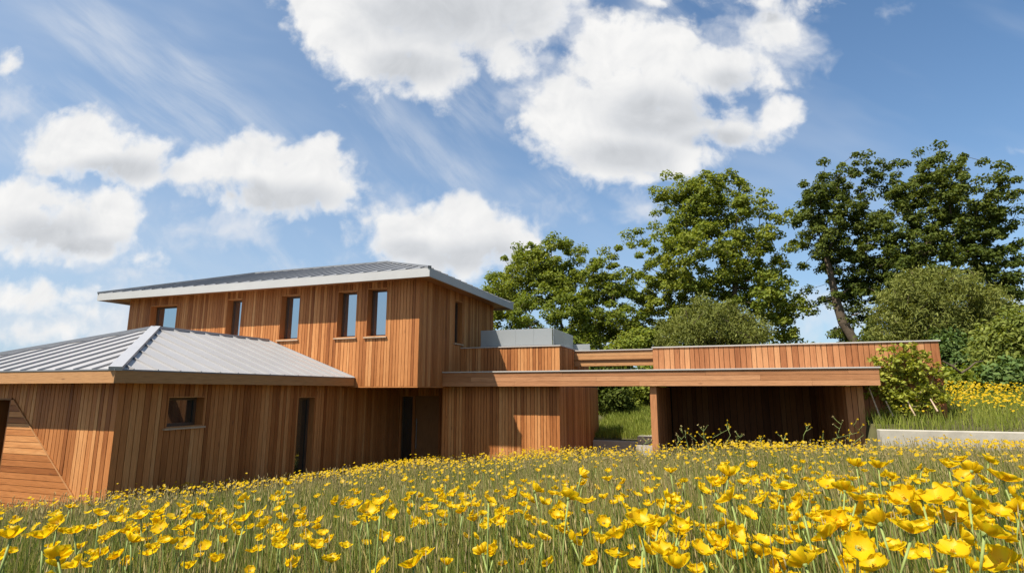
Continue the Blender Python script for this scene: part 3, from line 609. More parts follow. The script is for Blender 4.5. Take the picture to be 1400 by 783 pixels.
# shrubs along the back
bush('lime_bush','pale lime green shrub at the far right edge above the yellow bank',22.,1385,[(1385,465,36,32,0),(1365,490,30,28,0),(1410,480,34,40,0),(1400,440,26,22,0)],300,60,.35,.16,'leaf_lime',aspect=.4,upbias=.7,droop=.4)
H_=[('shrub','dark green shrub right behind the end of the carport wall',24.,1320,[(1315,505,34,34,0),(1300,480,26,28,0),(1340,495,30,30,0)],'leaf_hedge'),
    ('shrub','sunlit low shrub on top of the bank, under the tall olive bush',21.5,1325,[(1325,525,34,18,0),(1300,535,22,18,0),(1350,520,26,18,0)],'leaf_mid'),
    ('shrub','low spreading shrub on the bank beneath the lime green bush',21.,1375,[(1375,518,30,18,0),(1400,512,26,22,0)],'leaf_hedge'),
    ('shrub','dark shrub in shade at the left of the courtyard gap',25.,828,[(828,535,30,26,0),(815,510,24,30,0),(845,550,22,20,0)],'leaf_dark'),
    ('shrub','sunlit green shrub in the middle of the courtyard gap',30.,862,[(862,540,26,20,0),(850,520,24,22,0),(845,560,30,16,0)],'leaf_mid'),
    ('shrub','fresh green shrub against the carport side of the courtyard gap',27.,888,[(885,530,20,24,0),(900,520,24,30,0)],'leaf_light'),
    ('shrub','shrub showing above the tie beam between terrace and carport',30.,880,[(880,468,34,20,0),(860,478,30,16,0)],'leaf_light'),
    ('shrub','dense shrub behind the terrace under the smallest big tree',31.,800,[(800,485,60,24,0),(745,485,50,24,0)],'leaf_mid'),
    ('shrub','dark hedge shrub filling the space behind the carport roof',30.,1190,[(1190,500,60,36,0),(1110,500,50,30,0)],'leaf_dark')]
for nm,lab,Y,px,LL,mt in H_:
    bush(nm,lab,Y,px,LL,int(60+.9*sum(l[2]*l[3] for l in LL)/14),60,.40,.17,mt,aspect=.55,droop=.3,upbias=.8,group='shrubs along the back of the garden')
# far wood closing the horizon
lb=[(np.array([x,62+6*math.sin(x*.3),3.2+1.2*math.sin(x*.37)+.8*math.sin(x*.11)]),np.array([3.4,2.6,3.0+.7*math.sin(x*.9)])) for x in np.arange(-60,60,3.2)]
C=sample_lobes(lb,42000,r1,.6); V,Fc=leaf_arrays(C,.55,r1,.8,.7); o=np_mesh('treeline',V,[Fc],M['leaf_hedge']); tag(o,'far hedgerow closing the view behind the garden','treeline',kind='stuff')
# fallen bare branches beside the carport end
fb=thing('bare_branch','bare grey forked branches lying under the dark shrub right of the carport','branch',(5.9,20.0,float(ground(5.9,20.0))))
b=MB(); bp=np.array([5.9,20.0,float(ground(5.9,20.0))])
def onp(u,v,Y=20.0): return onY(u,v,Y)-bp
b.tube([onp(1288,493),onp(1302,500),onp(1314,510)],[.02,.03,.035],7); b.tube([onp(1314,510),onp(1325,503),onp(1334,495),onp(1345,493)],[.032,.026,.018,.008],7); b.tube([onp(1302,500),onp(1310,494)],[.016,.006],6)
b.build('limb',M['bark'],fb,smooth=True)
# climber on the wall
vb=gp(4.0,15.3); vt=thing('climbing_shrub','bushy yellow green climbing shrub trained against the carport wall','climber',tuple(vb))
lb=lobes_px(15.35,[(1245,505,22,26,0),(1228,520,22,26,0),(1262,515,20,24,0),(1240,540,32,22,0),(1265,545,22,16,0),(1212,535,18,24,0),(1230,555,30,14,0),(1205,515,12,22,0),(1248,484,16,10,0),(1221,492,10,14,0)])
lb=[(c-vb,r*np.array([1,.0,1])+np.array([0,.18,0])) for c,r in lb]
pts=sample_lobes(lb,165,r1,.25,1.35); ex=np.array([onY(u,v,15.35)-vb for u,v in ((1207,478),(1210,490),(1250,473),(1253,480),(1262,482),(1268,487),(1231,487),(1200,498),(1282,510),(1280,535))]); pts=np.concatenate([pts,ex]); pts[:,1]=np.clip(pts[:,1],-.5,.16)
nodes,par_,tips=grow([np.zeros(3),np.array([0,0,.25]),np.array([.05,-.05,.5])],pts,r1,.25,.02)
skeleton_mesh('stem',nodes,par_,tips,.03,M['barkpale'],vt,.004)
C=np.repeat(nodes[tips],18,0)+rand_unit(len(tips)*18,r1)*r1.uniform(0,.13,(len(tips)*18,1)); C[:,1]=np.minimum(C[:,1],.27)
V,Fc=leaf_arrays(C,.10,r1,.5,.75); np_mesh('foliage',V,[Fc],M['vine'],vt)
for k,(u0,v0,u1,v1) in enumerate(((1188,530,1204,566),(1211,548,1221,563),(1240,547,1251,562),(1272,545,1282,556))):
    a,c=onY(u0,v0,15.15),onY(u1,v1+6,15.0); b=MB(); b.tube([np.zeros(3),a-c],[.018,.014],7)
    o=b.build('garden_stake',M['sill']); o.location=c; tag(o,'pale leaning wooden stake at the foot of the climbing shrub','stake','stakes under the climbing shrub')
# ---------------------------------------------------------------- meadow
gr=np.random.default_rng(5)
def in_meadow(x,y,edge=.0):
    a=(x<=-9.3)&(y<6.85-edge); b=(x>-9.34+edge)&(x<=-3.9)&(y<14.75-edge); c=(x>-3.9)&(x<=2.9)&(y<14.05); d=(x>2.9)&(y<13.95-edge)
    e=(x>-9.34+edge)&(x<-7.3)&(y<15.9)
    return a|b|c|d|e
def polar(n,r0,r1,dens,rng,lo=-76,hi=42):
    rr=np.linspace(r0,r1,400); w=dens(rr)*rr; cw=np.cumsum(w); cw/=cw[-1]
    r=np.interp(rng.uniform(0,1,n),cw,rr); t=np.radians(rng.uniform(lo,hi,n)); return r*np.sin(t),r*np.cos(t),r
def clump(x,y,s=1.): return .5+.25*(np.sin(1.9*s*x+.7*np.sin(1.3*s*y))+np.sin(2.3*s*y+1.1*np.sin(1.7*s*x)))
def blades(x,y,z,h,w,rng,lean=.3,dry=None,name='meadow_grass',mat=None,nseg=3,wind=(-.12,.05)):
    n=len(x); az=rng.uniform(0,2*math.pi,n); la=rng.uniform(0,lean,n)+.04
    fa=rng.uniform(0,2*math.pi,n); sd=np.stack([np.cos(fa),np.sin(fa),np.zeros(n)],1)
    ld=np.stack([np.cos(az)*la+wind[0],np.sin(az)*la+wind[1],np.zeros(n)],1)
    base=np.stack([x,y,z],1); V=np.zeros((n,nseg*2+1,3))
    for k in range(nseg+1):
        t=k/nseg; c=base+ld*h[:,None]*t**1.9; c[:,2]+=h*t*(1-.22*la*t)
        if k<nseg:
            ww=(w*(1-.55*t**1.5))[:,None]*.5; V[:,2*k]=c-sd*ww; V[:,2*k+1]=c+sd*ww
        else: V[:,2*nseg]=c
    b=np.arange(n)[:,None]*(2*nseg+1)
    Q=np.concatenate([b+np.array([[2*k,2*k+1,2*k+3,2*k+2]]) for k in range(nseg-1)]); T=b+np.array([[2*nseg-2,2*nseg-1,2*nseg]])
    o=np_mesh(name,V.reshape(-1,3),[Q,T],mat)
    if dry is not None:
        at=o.data.attributes.new('dry','FLOAT','POINT'); at.data.foreach_set('value',np.repeat(dry,2*nseg+1).astype(np.float32))
    return o
NB=285000
x,y,r=polar(NB,.55,17.5,lambda r: 1500*np.exp(-r/1.9)+900*np.exp(-r/5.)+90,gr); k=in_meadow(x,y); x,y,r=x[k],y[k],r[k]; n=len(x)
h=PH*gr.uniform(.45,1.02,n)*(1+.10*(clump(x,y,.7)-.5)); tall=gr.uniform(0,1,n)<.05; h[tall]*=1.22
nearlim=np.interp(r,[.5,1.2,2.5,5],[.52,.70,.84,1.]); h*=nearlim
w=np.maximum(gr.uniform(.004,.011,n),r*.00085*gr.uniform(.6,1.2,n))
dry=np.clip(np.interp(r,[1,2.5,5,12],[.22,.36,.47,.46])+.30*(clump(x+3,y,.55)-.5),0,1)
o=blades(x,y,ground(x,y)-.02,h,w,gr,.32,dry,'meadow_grass',M['grass']); tag(o,'tall mixed green and straw coloured meadow grass on the slope below the house','grass',kind='stuff')
x,y,r=polar(3900,.7,5.5,lambda r: np.exp(-r/2.2),gr); k=in_meadow(x,y)&(gr.uniform(0,1,len(x))<clump(x+1,y+2,1.6)); x,y,r=x[k],y[k],r[k]; n=len(x)
o=blades(x,y,ground(x,y)-.02,PH*gr.uniform(.35,.85,n)*np.interp(r,[.5,1.2,2.5,5],[.55,.75,.9,1.]),gr.uniform(.008,.017,n),gr,.55,np.full(n,.12),'meadow_leaves',M['grass'],nseg=4); tag(o,'broad fresh green leaves low among the meadow grass','leaves',kind='stuff')
# grass seed heads
def heads(n,rng,name,mat,lab):
    x,y,r=polar(n,1.6,16.5,lambda r: 60*np.exp(-r/7)+8,rng); k=in_meadow(x,y,.05); x,y,r=x[k],y[k],r[k]; n=len(x)
    hh=PH*rng.uniform(.8,1.15,n); tilt=rng.normal(0,.10,(n,2)); base=np.stack([x,y,ground(x,y)-.02],1)
    top=base+np.stack([tilt[:,0]*hh-.03,tilt[:,1]*hh,hh],1); ax=top-base; ax/=np.linalg.norm(ax,axis=1,keepdims=True)
    hl=rng.uniform(.025,.07,n)[:,None]; hw=np.maximum(rng.uniform(.0016,.0038,n),r*.0005)[:,None]; sw=np.maximum(.0012,r*.00035)[:,None]
    s=np.cross(ax,rand_unit(n,rng)); s/=np.linalg.norm(s,axis=1,keepdims=True); c=np.cross(ax,s)
    P=[]
    for d in (s,-.5*s+.87*c,-.5*s-.87*c): P.append(base+d*sw)
    for d in (s,-.5*s+.87*c,-.5*s-.87*c): P.append(top+d*sw)
    P.append(top)
    for d in (s,-.5*s+.87*c,-.5*s-.87*c): P.append(top+ax*hl*.4+d*hw)
    P.append(top+ax*hl)
    V=np.stack(P,1).reshape(-1,3); b=np.arange(n)[:,None]*11
    q=np.concatenate([b+np.array([[i,(i+1)%3,3+(i+1)%3,3+i]]) for i in range(3)])
    t=np.concatenate([b+np.array([[6,7+i,7+(i+1)%3]]) for i in range(3)]+[b+np.array([[10,7+(i+1)%3,7+i]]) for i in range(3)])
    o=np_mesh(name,V,[q,t],mat); return tag(o,lab,'grass',kind='stuff')
heads(7600,gr,'seed_grass',M['seed'],'fine straw coloured seed heads standing among the meadow grass')
# small flowers too many to count
def far_flowers(x,y,z,s,rng,name,mat,lab,cat='flowers'):
    n=len(x); c=np.stack([x,y,z],1); up=rand_unit(n,rng)*.6; up[:,2]+=1.; up[:,0]-=.15; up[:,1]-=.25; up/=np.linalg.norm(up,axis=1,keepdims=True)
    a=np.cross(up,rand_unit(n,rng)); a/=np.linalg.norm(a,axis=1,keepdims=True); b_=np.cross(up,a); P=[c]
    m=6
    for i in range(m):
        t=2*math.pi*i/m; rr=(s*rng.uniform(.36,.56,n))[:,None]; P.append(c+(a*math.cos(t)+b_*math.sin(t))*rr+up*(s*rng.uniform(.0,.38,n))[:,None])
    V=np.stack(P,1).reshape(-1,3); b=np.arange(n)[:,None]*(m+1)
    T=np.concatenate([b+np.array([[0,1+i,1+(i+1)%m]]) for i in range(m)])
    return tag(np_mesh(name,V,[T],mat),lab,cat,kind='stuff')
x,y,r=polar(13800,3.0,17.,lambda r: 3.0+np.interp(r,[3,6,8,11,15],[2,3.5,11,44,74]),gr); k=in_meadow(x,y,.1)&(gr.uniform(0,1,len(x))<np.clip(clump(x,y,.8)*1.3,.2,1)); x,y,r=x[k],y[k],r[k]; n=len(x)
hz=PH*gr.uniform(.80,1.10,n); up_=gr.uniform(0,1,n)<.03; hz[up_]*=1.25
far_flowers(x,y,ground(x,y)+hz,np.interp(r,[3,8,16],[.040,.048,.064])*gr.uniform(.6,1.25,n),gr,'meadow_flowers',M['petal_far'],'countless small yellow flowers dotting the meadow towards the house')
# bank beside the carport
nb=34000; bx=gr.uniform(3.2,18,nb); by=14.2+gr.uniform(0,1,nb)**1.3*15; k=(bx>5.05)|(by<15.5); bx,by=bx[k],by[k]; n=len(bx)
o=blades(bx,by,ground(bx,by)-.02,gr.uniform(.16,.42,n),np.maximum(.008,by*.0008),gr,.4,None,'bank_grass',M['bankgrass'],wind=(-.05,-.1)); tag(o,'long fresh green grass on the bank above the retaining wall','grass',kind='stuff')
nb=8500; bx=gr.uniform(3.3,17,nb); by=14.3+gr.uniform(0,1,nb)**1.1*9.5; k=((bx>5.1)|(by<15.4))&(gr.uniform(0,1,nb)<np.clip(.15+1.2*clump(bx,by,.7),0,1)*np.clip((by-14.2)/1.6,0.12,1)); bx,by=bx[k],by[k]; n=len(bx)
far_flowers(bx,by,ground(bx,by)+gr.uniform(.30,.48,n),gr.uniform(.04,.075,n),gr,'bank_flowers',M['petal_far'],'drift of small yellow flowers on the bank above the retaining wall')
nb=16000; bx=gr.uniform(-4.4,-1.2,nb); by=19.3+gr.uniform(0,1,nb)**1.2*14; 
o=blades(bx,by,ground(bx,by)-.02,gr.uniform(.12,.34,nb),np.maximum(.010,by*.0008),gr,.5,None,'garden_grass',M['bankgrass'],wind=(-.1,-.1)); tag(o,'long green grass on the slope seen through the gap under the canopy','grass',kind='stuff')
# tall wild stems in front of the carport
def wild(u,vt,Y,rng,kind):
    p=onY(u,vt,Y); g0=float(ground(p[0],p[1])); base=np.array([p[0],p[1],g0]); hgt=p[2]-g0
    t=thing('wild_stem','thin wild flower stalk rising taller than the meadow before the dark carport','plant',tuple(base),'tall wild stalks before the carport')
    b=MB(); pts=[np.array([rng.normal(0,.03)*k_,rng.normal(0,.03)*k_,hgt*k_/4]) for k_ in range(5)]; pts[0]=np.zeros(3); b.tube(pts,[.006,.0055,.005,.004,.003],5)
    tips=[pts[-1]]
    for i in range(rng.integers(2,5)):
        k_=rng.uniform(.55,.95); a=pts[3]*(1-(k_-.5)*2)+pts[4]*((k_-.5)*2) if k_>.5 else pts[2]; e=a+np.array([rng.normal(0,.07),rng.normal(0,.05),rng.uniform(.05,.14)]); b.tube([a,(a+e)/2+np.array([0,0,-.01]),e],[.004,.0035,.003],5); tips.append(e)
    b.build('stem',M['stem'],t)
    for e in tips:
        s=.026; c=MB()
        for q in range(7):
            o_=rand_unit(1,rng)[0]*s*.5; n_=rand_unit(1,rng)[0]; n_[2]=abs(n_[2])+.4; n_/=np.linalg.norm(n_); a=np.cross(n_,rand_unit(1,rng)[0]); a/=np.linalg.norm(a); w_=np.cross(n_,a)
            c.poly([e+o_-a*s*.6,e+o_+w_*s*.45,e+o_+a*s*.6,e+o_-w_*s*.45])
        c.build('bloom',M['petal_far'] if kind else M['seed'],t,recalc=False)
wr=np.random.default_rng(9)
for i,(u,v) in enumerate(((935,588),(946,591),(957,590),(966,583),(980,586),(993,581),(1003,592),(1097,580),(1108,596),(1141,575),(1150,590),(1168,578),(928,596),(1040,597),(1066,596),(880,600),(1310,600),(1160,598))):
    wild(u,v,12.6+.6*math.sin(i*2.1),wr,i%3)
# big blooms, one object each
def petal_mesh(rng,openness,npet,name):
    mb_v=[];mb_f=[]; nu,nv=6,8
    for p in range(npet):
        az0=2*math.pi*p/npet+rng.normal(0,.14); e0=math.radians(rng.uniform(8,22)+20*(1-openness)); e1=math.radians(np.interp(openness,[0,1],[88,28])+rng.normal(0,13)); ln=.56*rng.uniform(.88,1.1); wd=rng.uniform(.42,.52)*(4.7/npet); ph=rng.uniform(0,6.28,3); cup=.30+.25*(1-openness)
        rr=.03; hh=.0; cl=[]
        for i in range(nv+1):
            t=i/nv; cl.append((rr,hh)); e=e0+(e1-e0)*t**1.1; rr+=math.cos(e)*ln/nv; hh+=math.sin(e)*ln/nv
        b=len(mb_v)
        for i in range(nv+1):
            t=i/nv; W=wd*(math.sin(math.pi/2*min(1,.16+.84*t/.6)) if t<.6 else math.sqrt(max(0,1-((t-.6)/.415)**2)))
            for j in range(nu+1):
                s=j/nu*2-1; r_,h_=cl[i]
                tip=-.07*abs(s)**2.2*t**2+.022*math.sin(5*s+ph[0])*t**2
                r2=r_+tip-cup*.20*abs(s)**2*t*.3; h2=h_+cup*W*abs(s)**2*.8+.030*math.sin(4*s+ph[1]+3*t)*t+.018*math.sin(9*s+ph[2])*t*t+(p%2)*.012
                mb_v.append((math.cos(az0)*r2-math.sin(az0)*s*W,math.sin(az0)*r2+math.cos(az0)*s*W,h2))
        for i in range(nv):
            for j in range(nu):
                a=b+i*(nu+1)+j; mb_f.append((a,a+1,a+nu+2,a+nu+1))
    me=bpy.data.meshes.new(name); me.from_pydata(mb_v,[],mb_f); me.polygons.foreach_set('use_smooth',[True]*len(mb_f)); me.materials.append(M['petal']); return me
fr_=np.random.default_rng(21)
PM=[petal_mesh(fr_,o,n,'bloom') for o,n in ((.75,5),(.6,4),(.5,5),(.35,4),(.65,5),(.25,4),(.55,4),(.45,5),(.8,4),(.08,4))]
def stamens():
    b=MB(); rg=np.random.default_rng(3)
    for i in range(16):
        a=rg.uniform(0,6.28); r_=rg.uniform(.0,.09); p=np.array([r_*math.cos(a),r_*math.sin(a),.02]); e=p*np.array([1.5,1.5,1])+np.array([0,0,rg.uniform(.10,.17)]); b.tube([p,e,e+np.array([0,0,.025])],[.006,.008,.016],4)
    me=bpy.data.meshes.new('stamens'); me.from_pydata(b.v,[],b.f); me.materials.append(M['stam']); return me
M['stam']=simple('stamens',(.62,.36,.02),.6,0,.2,.2,30.)
STM=stamens()
def stem_mesh(k):
    b=MB(); rg=np.random.default_rng(50+k); a,c=rg.normal(0,.06,2); pts=[np.array([a*math.sin(t*math.pi),c*math.sin(t*math.pi),t]) for t in np.linspace(0,1,7)]
    b.tube(pts,[.0034,.0032,.003,.0028,.0026,.0025,.0030],6); me=bpy.data.meshes.new('stem'); me.from_pydata(b.v,[],b.f); me.polygons.foreach_set('use_smooth',[True]*len(b.f)); me.materials.append(M['stem']); return me
SM=[stem_mesh(k) for k in range(4)]
def calyx():
    b=MB(); b.tube([(0,0,-.10),(0,0,-.03),(0,0,.035)],[.035,.085,.10],8); me=bpy.data.meshes.new('calyx'); me.from_pydata(b.v,[],b.f); me.materials.append(M['stem']); return me
CM=calyx()
def flower(p,size,rng):
    g0=float(ground(p[0],p[1])); bx_,by_=p[0]+rng.normal(0,.03),p[1]+rng.normal(0,.03); g0=float(ground(bx_,by_)); hgt=max(.12,p[2]-g0)
    t=thing('meadow_flower','yellow cup shaped flower on a thin green stem among the tall meadow grass','flower',(bx_,by_,g0),'large yellow flowers in the near meadow')
    top=np.array([p[0]-bx_,p[1]-by_,hgt])
    s=bpy.data.objects.new('stem',SM[rng.integers(4)]); link(s,t); d=Vector(top); s.rotation_euler=d.to_track_quat('Z','Y').to_euler(); s.scale=(1,1,d.length)
    bl=bpy.data.objects.new('bloom',PM[rng.integers(len(PM))]); link(bl,t); bl.location=top
    tilt=abs(rng.normal(.42,.36)); az=rng.uniform(-math.pi,math.pi)*.9
    bl.rotation_euler=(Matrix.Rotation(az,3,'Z')@Matrix.Rotation(min(tilt,1.1),3,'X')@Matrix.Rotation(rng.uniform(0,6.28),3,'Z')).to_euler(); bl.scale=(size,size,size*rng.uniform(.8,1.1))
    link(bpy.data.objects.new('stamens',STM),bl); link(bpy.data.objects.new('calyx',CM),bl)
cnt=0
for tok in FLOWERS.split():
    u,v,s=map(float,tok.split(',')); sz=.058*fr_.uniform(.92,1.08)
    d=F*sz/min(max(s,12.5),40)
    for _ in range(12):
        p=EYE+ray(u,v)*d
        zt=float(ztop(p[0],p[1]))
        if p[2]>zt+.12: d*=1.06; sz*=1.05
        elif p[2]<zt-.16: d*=.95; sz*=.96
        else: break
    flower(p,sz*(1.02 if u>700 else .93),fr_); cnt+=1
while cnt<298:
    xx,yy,r_=polar(1,2.0,5.5,lambda r: r*0+1,fr_,-62,24); xx,yy=float(xx[0]),float(yy[0])
    if fr_.uniform()>.35+.65*clump(np.array(xx),np.array(yy),1.1): continue
    flower(np.array([xx,yy,float(ztop(xx,yy))+fr_.uniform(-.10,.05)]),fr_.uniform(.038,.056),fr_); cnt+=1

# more of the same blooms, past the three hundred that show largest: one mesh
TV=[np.array([v.co[:] for v in me.vertices]) for me in PM]; TF=[np.array([p.vertices[:] for p in me.polygons]) for me in PM]
x,y,r=polar(1250,1.75,7.0,lambda r: np.interp(r,[1.75,3,4,7],[30,20,8,3]),fr_,-64,27)
k=in_meadow(x,y,.1)&(fr_.uniform(0,1,len(x))<np.clip(1.5*clump(x,y,1.3)-.15,.06,1)*np.interp(x,[-6,-1.5,.3],[.45,.6,1.])); x,y,r=x[k],y[k],r[k]; VV=[];FF=[];SV=MB(); nb_=0
for i in range(len(x)):
    g0=float(ground(x[i],y[i])); zz=float(ztop(x[i],y[i]))+fr_.uniform(-.13,.04); q=fr_.integers(len(PM)); sz=fr_.uniform(.034,.056)
    Rm=Matrix.Rotation(fr_.uniform(-2.8,2.8),3,'Z')@Matrix.Rotation(min(1.1,abs(fr_.normal(.42,.36))),3,'X')@Matrix.Rotation(fr_.uniform(0,6.28),3,'Z')
    VV.append(TV[q]@np.array(Rm).T*sz+np.array([x[i],y[i],zz])); FF.append(TF[q]+nb_); nb_+=len(TV[q])
    a=np.array([x[i]+fr_.normal(0,.03),y[i]+fr_.normal(0,.03),g0]); SV.tube([a,(a+np.array([x[i],y[i],zz]))/2+fr_.normal(0,.008,3),np.array([x[i],y[i],zz])],max(.0014,r[i]*.0004),3,False)
tag(np_mesh('meadow_blooms',np.concatenate(VV),[np.concatenate(FF)],M['petal'],smooth=True),'more yellow cup shaped blooms scattered through the middle of the meadow','flowers',kind='stuff')
tag(SV.build('meadow_stalks',M['stem'],recalc=False),'thin green flower stalks standing in the middle of the meadow','flowers',kind='stuff')
# ---------------------------------------------------------------- sky, sun, camera
SUN=np.array([.38,.55,-1.0]); SUN/=np.linalg.norm(SUN); elev=math.asin(-SUN[2])
w=bpy.data.worlds.new('World'); S.world=w; w.cycles.sampling_method='MANUAL'; w.cycles.sample_map_resolution=512; w.use_nodes=True; nt=w.node_tree; nt.nodes.clear()
out=N(nt,'ShaderNodeOutputWorld'); bg=N(nt,'ShaderNodeBackground'); L(nt,bg.outputs[0],out.inputs[0]); bg.inputs[1].default_value=.1
sky=N(nt,'ShaderNodeTexSky',sky_type='NISHITA'); sky.sun_disc=False; sky.sun_elevation=elev; sky.sun_rotation=math.atan2(-SUN[0],-SUN[1]); sky.altitude=100; sky.air_density=1.0; sky.dust_density=.6; sky.ozone_density=1.6
hF=np.array([-math.sin(YAW),math.cos(YAW),0.]); hR=RT
tc=N(nt,'ShaderNodeTexCoord')
def dot(v,c):
    n=N(nt,'ShaderNodeVectorMath',operation='DOT_PRODUCT'); L(nt,v,n.inputs[0]); n.inputs[1].default_value=tuple(c); return n.outputs['Value']
D=tc.outputs['Generated']
df=math_(nt,'MAXIMUM',math_(nt,'ABSOLUTE',dot(D,hF)),.12)
A=math_(nt,'DIVIDE',dot(D,hR),df); Bv=math_(nt,'DIVIDE',dot(D,(0,0,1)),df)
AB=N(nt,'ShaderNodeCombineXYZ'); L(nt,A,AB.inputs[0]); L(nt,Bv,AB.inputs[1]); AB=AB.outputs[0]
def toab(u,v):
    d=ray(u,v); f=d@hF; return d@hR/f, d[2]/f
def blob(u,v,ru,rv,rot=0):
    a,b=toab(u,v); a1,b1=toab(u+1,v); a2,b2=toab(u,v-1)
    return (a,b,1.06*ru*math.hypot(a1-a,b1-b),1.06*rv*math.hypot(a2-a,b2-b),math.radians(rot))
def chain(g,cur,vec):
    # evaluate the blobs one after another (keeps the shader stack short)
    if cur is None: return vec
    n=N(g,'ShaderNodeVectorMath',operation='MULTIPLY_ADD'); L(g,cur,n.inputs[0]); n.inputs[1].default_value=(1e-9,1e-9,1e-9); L(g,vec,n.inputs[2]); return n.outputs[0]
def field_group(name,blobs,ns,namp,warp,seed,fine=.5):
    g=bpy.data.node_groups.new(name,'ShaderNodeTree')
    g.interface.new_socket('Vector',in_out='INPUT',socket_type='NodeSocketVector'); g.interface.new_socket('T',in_out='OUTPUT',socket_type='NodeSocketFloat'); g.interface.new_socket('F',in_out='OUTPUT',socket_type='NodeSocketFloat')
    gi=g.nodes.new('NodeGroupInput'); go=g.nodes.new('NodeGroupOutput')
    wn=N(g,'ShaderNodeTexNoise',noise_dimensions='2D',i_Scale=7.0,i_Detail=4.0,i_Roughness=.55); ad=N(g,'ShaderNodeVectorMath',operation='ADD'); ad.inputs[1].default_value=(seed,seed*.7,0)
    L(g,gi.outputs[0],ad.inputs[0]); L(g,ad.outputs[0],wn.inputs['Vector'])
    sb=N(g,'ShaderNodeVectorMath',operation='SUBTRACT'); L(g,wn.outputs['Color'],sb.inputs[0]); sb.inputs[1].default_value=(.5,.5,.5)
    sc=N(g,'ShaderNodeVectorMath',operation='SCALE'); L(g,sb.outputs[0],sc.inputs[0]); sc.inputs['Scale'].default_value=warp
    wv=N(g,'ShaderNodeVectorMath',operation='ADD'); L(g,gi.outputs[0],wv.inputs[0]); L(g,sc.outputs[0],wv.inputs[1])
    fl=N(g,'ShaderNodeVectorMath',operation='MULTIPLY'); fl.inputs[1].default_value=(1,1,0); L(g,wv.outputs[0],fl.inputs[0])
    cur=None; vec=fl.outputs[0]
    for i,(a,b,ra,rb,rot) in enumerate(blobs):
        if i%6==5: vec=chain(g,cur,fl.outputs[0])
        mp=N(g,'ShaderNodeVectorMath',operation='MULTIPLY_ADD'); mp.inputs[1].default_value=(1/ra,1/rb,0); mp.inputs[2].default_value=(-a/ra,-b/rb,0); L(g,vec,mp.inputs[0])
        ln=N(g,'ShaderNodeVectorMath',operation='LENGTH'); L(g,mp.outputs[0],ln.inputs[0])
        kk=min(1.5,min(ra,rb)/.062); fv=math_(g,'MULTIPLY_ADD',ln.outputs['Value'],-kk,kk)
        cur=fv if cur is None else math_(g,'SMOOTH_MAX',cur,fv,.22)
    Fv=cur
    n1=N(g,'ShaderNodeTexNoise',noise_dimensions='2D',i_Scale=ns,i_Detail=9.0,i_Roughness=.57,i_Lacunarity=2.1,i_Distortion=.25); L(g,ad.outputs[0],n1.inputs['Vector'])
    vo=N(g,'ShaderNodeTexVoronoi',voronoi_dimensions='2D',feature='F1',i_Scale=ns*1.7,i_Detail=2.0,i_Roughness=.5)
    a2=N(g,'ShaderNodeVectorMath',operation='ADD'); L(g,ad.outputs[0],a2.inputs[0]); L(g,sc.outputs[0],a2.inputs[1]); L(g,a2.outputs[0],vo.inputs['Vector'])
    nn=math_(g,'SUBTRACT',math_(g,'MULTIPLY',math_(g,'SUBTRACT',n1.outputs[0],.5),2*namp),math_(g,'MULTIPLY',math_(g,'SUBTRACT',vo.outputs['Distance'],.42),namp*.75))
    n4=N(g,'ShaderNodeTexNoise',noise_dimensions='2D',i_Scale=ns*3.6,i_Detail=6.0,i_Roughness=.6); L(g,a2.outputs[0],n4.inputs['Vector'])
    nn=math_(g,'ADD',nn,math_(g,'MULTIPLY',math_(g,'SUBTRACT',n4.outputs[0],.5),fine))
    L(g,math_(g,'ADD',math_(g,'MINIMUM',Fv,.75),nn),go.inputs[0]); L(g,Fv,go.inputs[1]); return g
def shade_group(blobs):
    g=bpy.data.node_groups.new('cloud_thickness','ShaderNodeTree'); g.interface.new_socket('Vector',in_out='INPUT',socket_type='NodeSocketVector'); g.interface.new_socket('S',in_out='OUTPUT',socket_type='NodeSocketFloat')
    gi=g.nodes.new('NodeGroupInput'); go=g.nodes.new('NodeGroupOutput'); cur=None; vec=gi.outputs[0]
    for i,(a,b,ra,rb,rot) in enumerate(blobs):
        if i%6==5: vec=chain(g,cur,gi.outputs[0])
        mp=N(g,'ShaderNodeVectorMath',operation='MULTIPLY_ADD'); mp.inputs[1].default_value=(1/ra,1/rb,0); mp.inputs[2].default_value=(-a/ra,-b/rb,0); L(g,vec,mp.inputs[0])
        ln=N(g,'ShaderNodeVectorMath',operation='LENGTH'); L(g,mp.outputs[0],ln.inputs[0])
        cur=ln.outputs['Value'] if cur is None else math_(g,'SMOOTH_MIN',cur,ln.outputs['Value'],.3)
    L(g,maprange(g,cur,1.25,.3,0.,1.),go.inputs[0]); return g
def use(g,vec,off=(0,0)):
    n=nt.nodes.new('ShaderNodeGroup'); n.node_tree=g
    if off!=(0,0):
        ad=N(nt,'ShaderNodeVectorMath',operation='ADD'); L(nt,vec,ad.inputs[0]); ad.inputs[1].default_value=(*off,0); vec=ad.outputs[0]
    L(nt,vec,n.inputs[0]); return n.outputs[0],n.outputs[1]
CUM=[blob(*b) for b in [
 (460,10,85,80),(545,45,115,90),(600,100,60,48),(680,15,115,75),(520,-60,170,90),(700,75,40,36),
 (850,85,85,78),(782,165,84,70),(835,205,75,56),(885,150,115,90),(905,205,85,44),(995,172,105,36),(1068,158,42,32),(965,95,66,44),(925,60,40,40),
 (115,195,84,48),(75,210,60,34),(190,222,62,42),(270,232,62,40),(345,225,78,48),(405,240,90,60),(430,210,46,42),(355,272,80,34),(460,262,52,32),
 (45,290,100,52),(140,300,55,48),(80,325,115,40),(190,352,45,16),
 (640,320,84,56),(700,328,54,44),(555,325,76,46),(525,300,40,24),(615,358,120,32),
 (1030,2,55,20),(895,0,36,14),(5,100,22,26),(1010,85,60,30),(1062,45,48,30),(1058,102,26,16),(1100,8,50,18),
 (45,408,110,26),(125,432,60,16),(45,455,135,20)]]
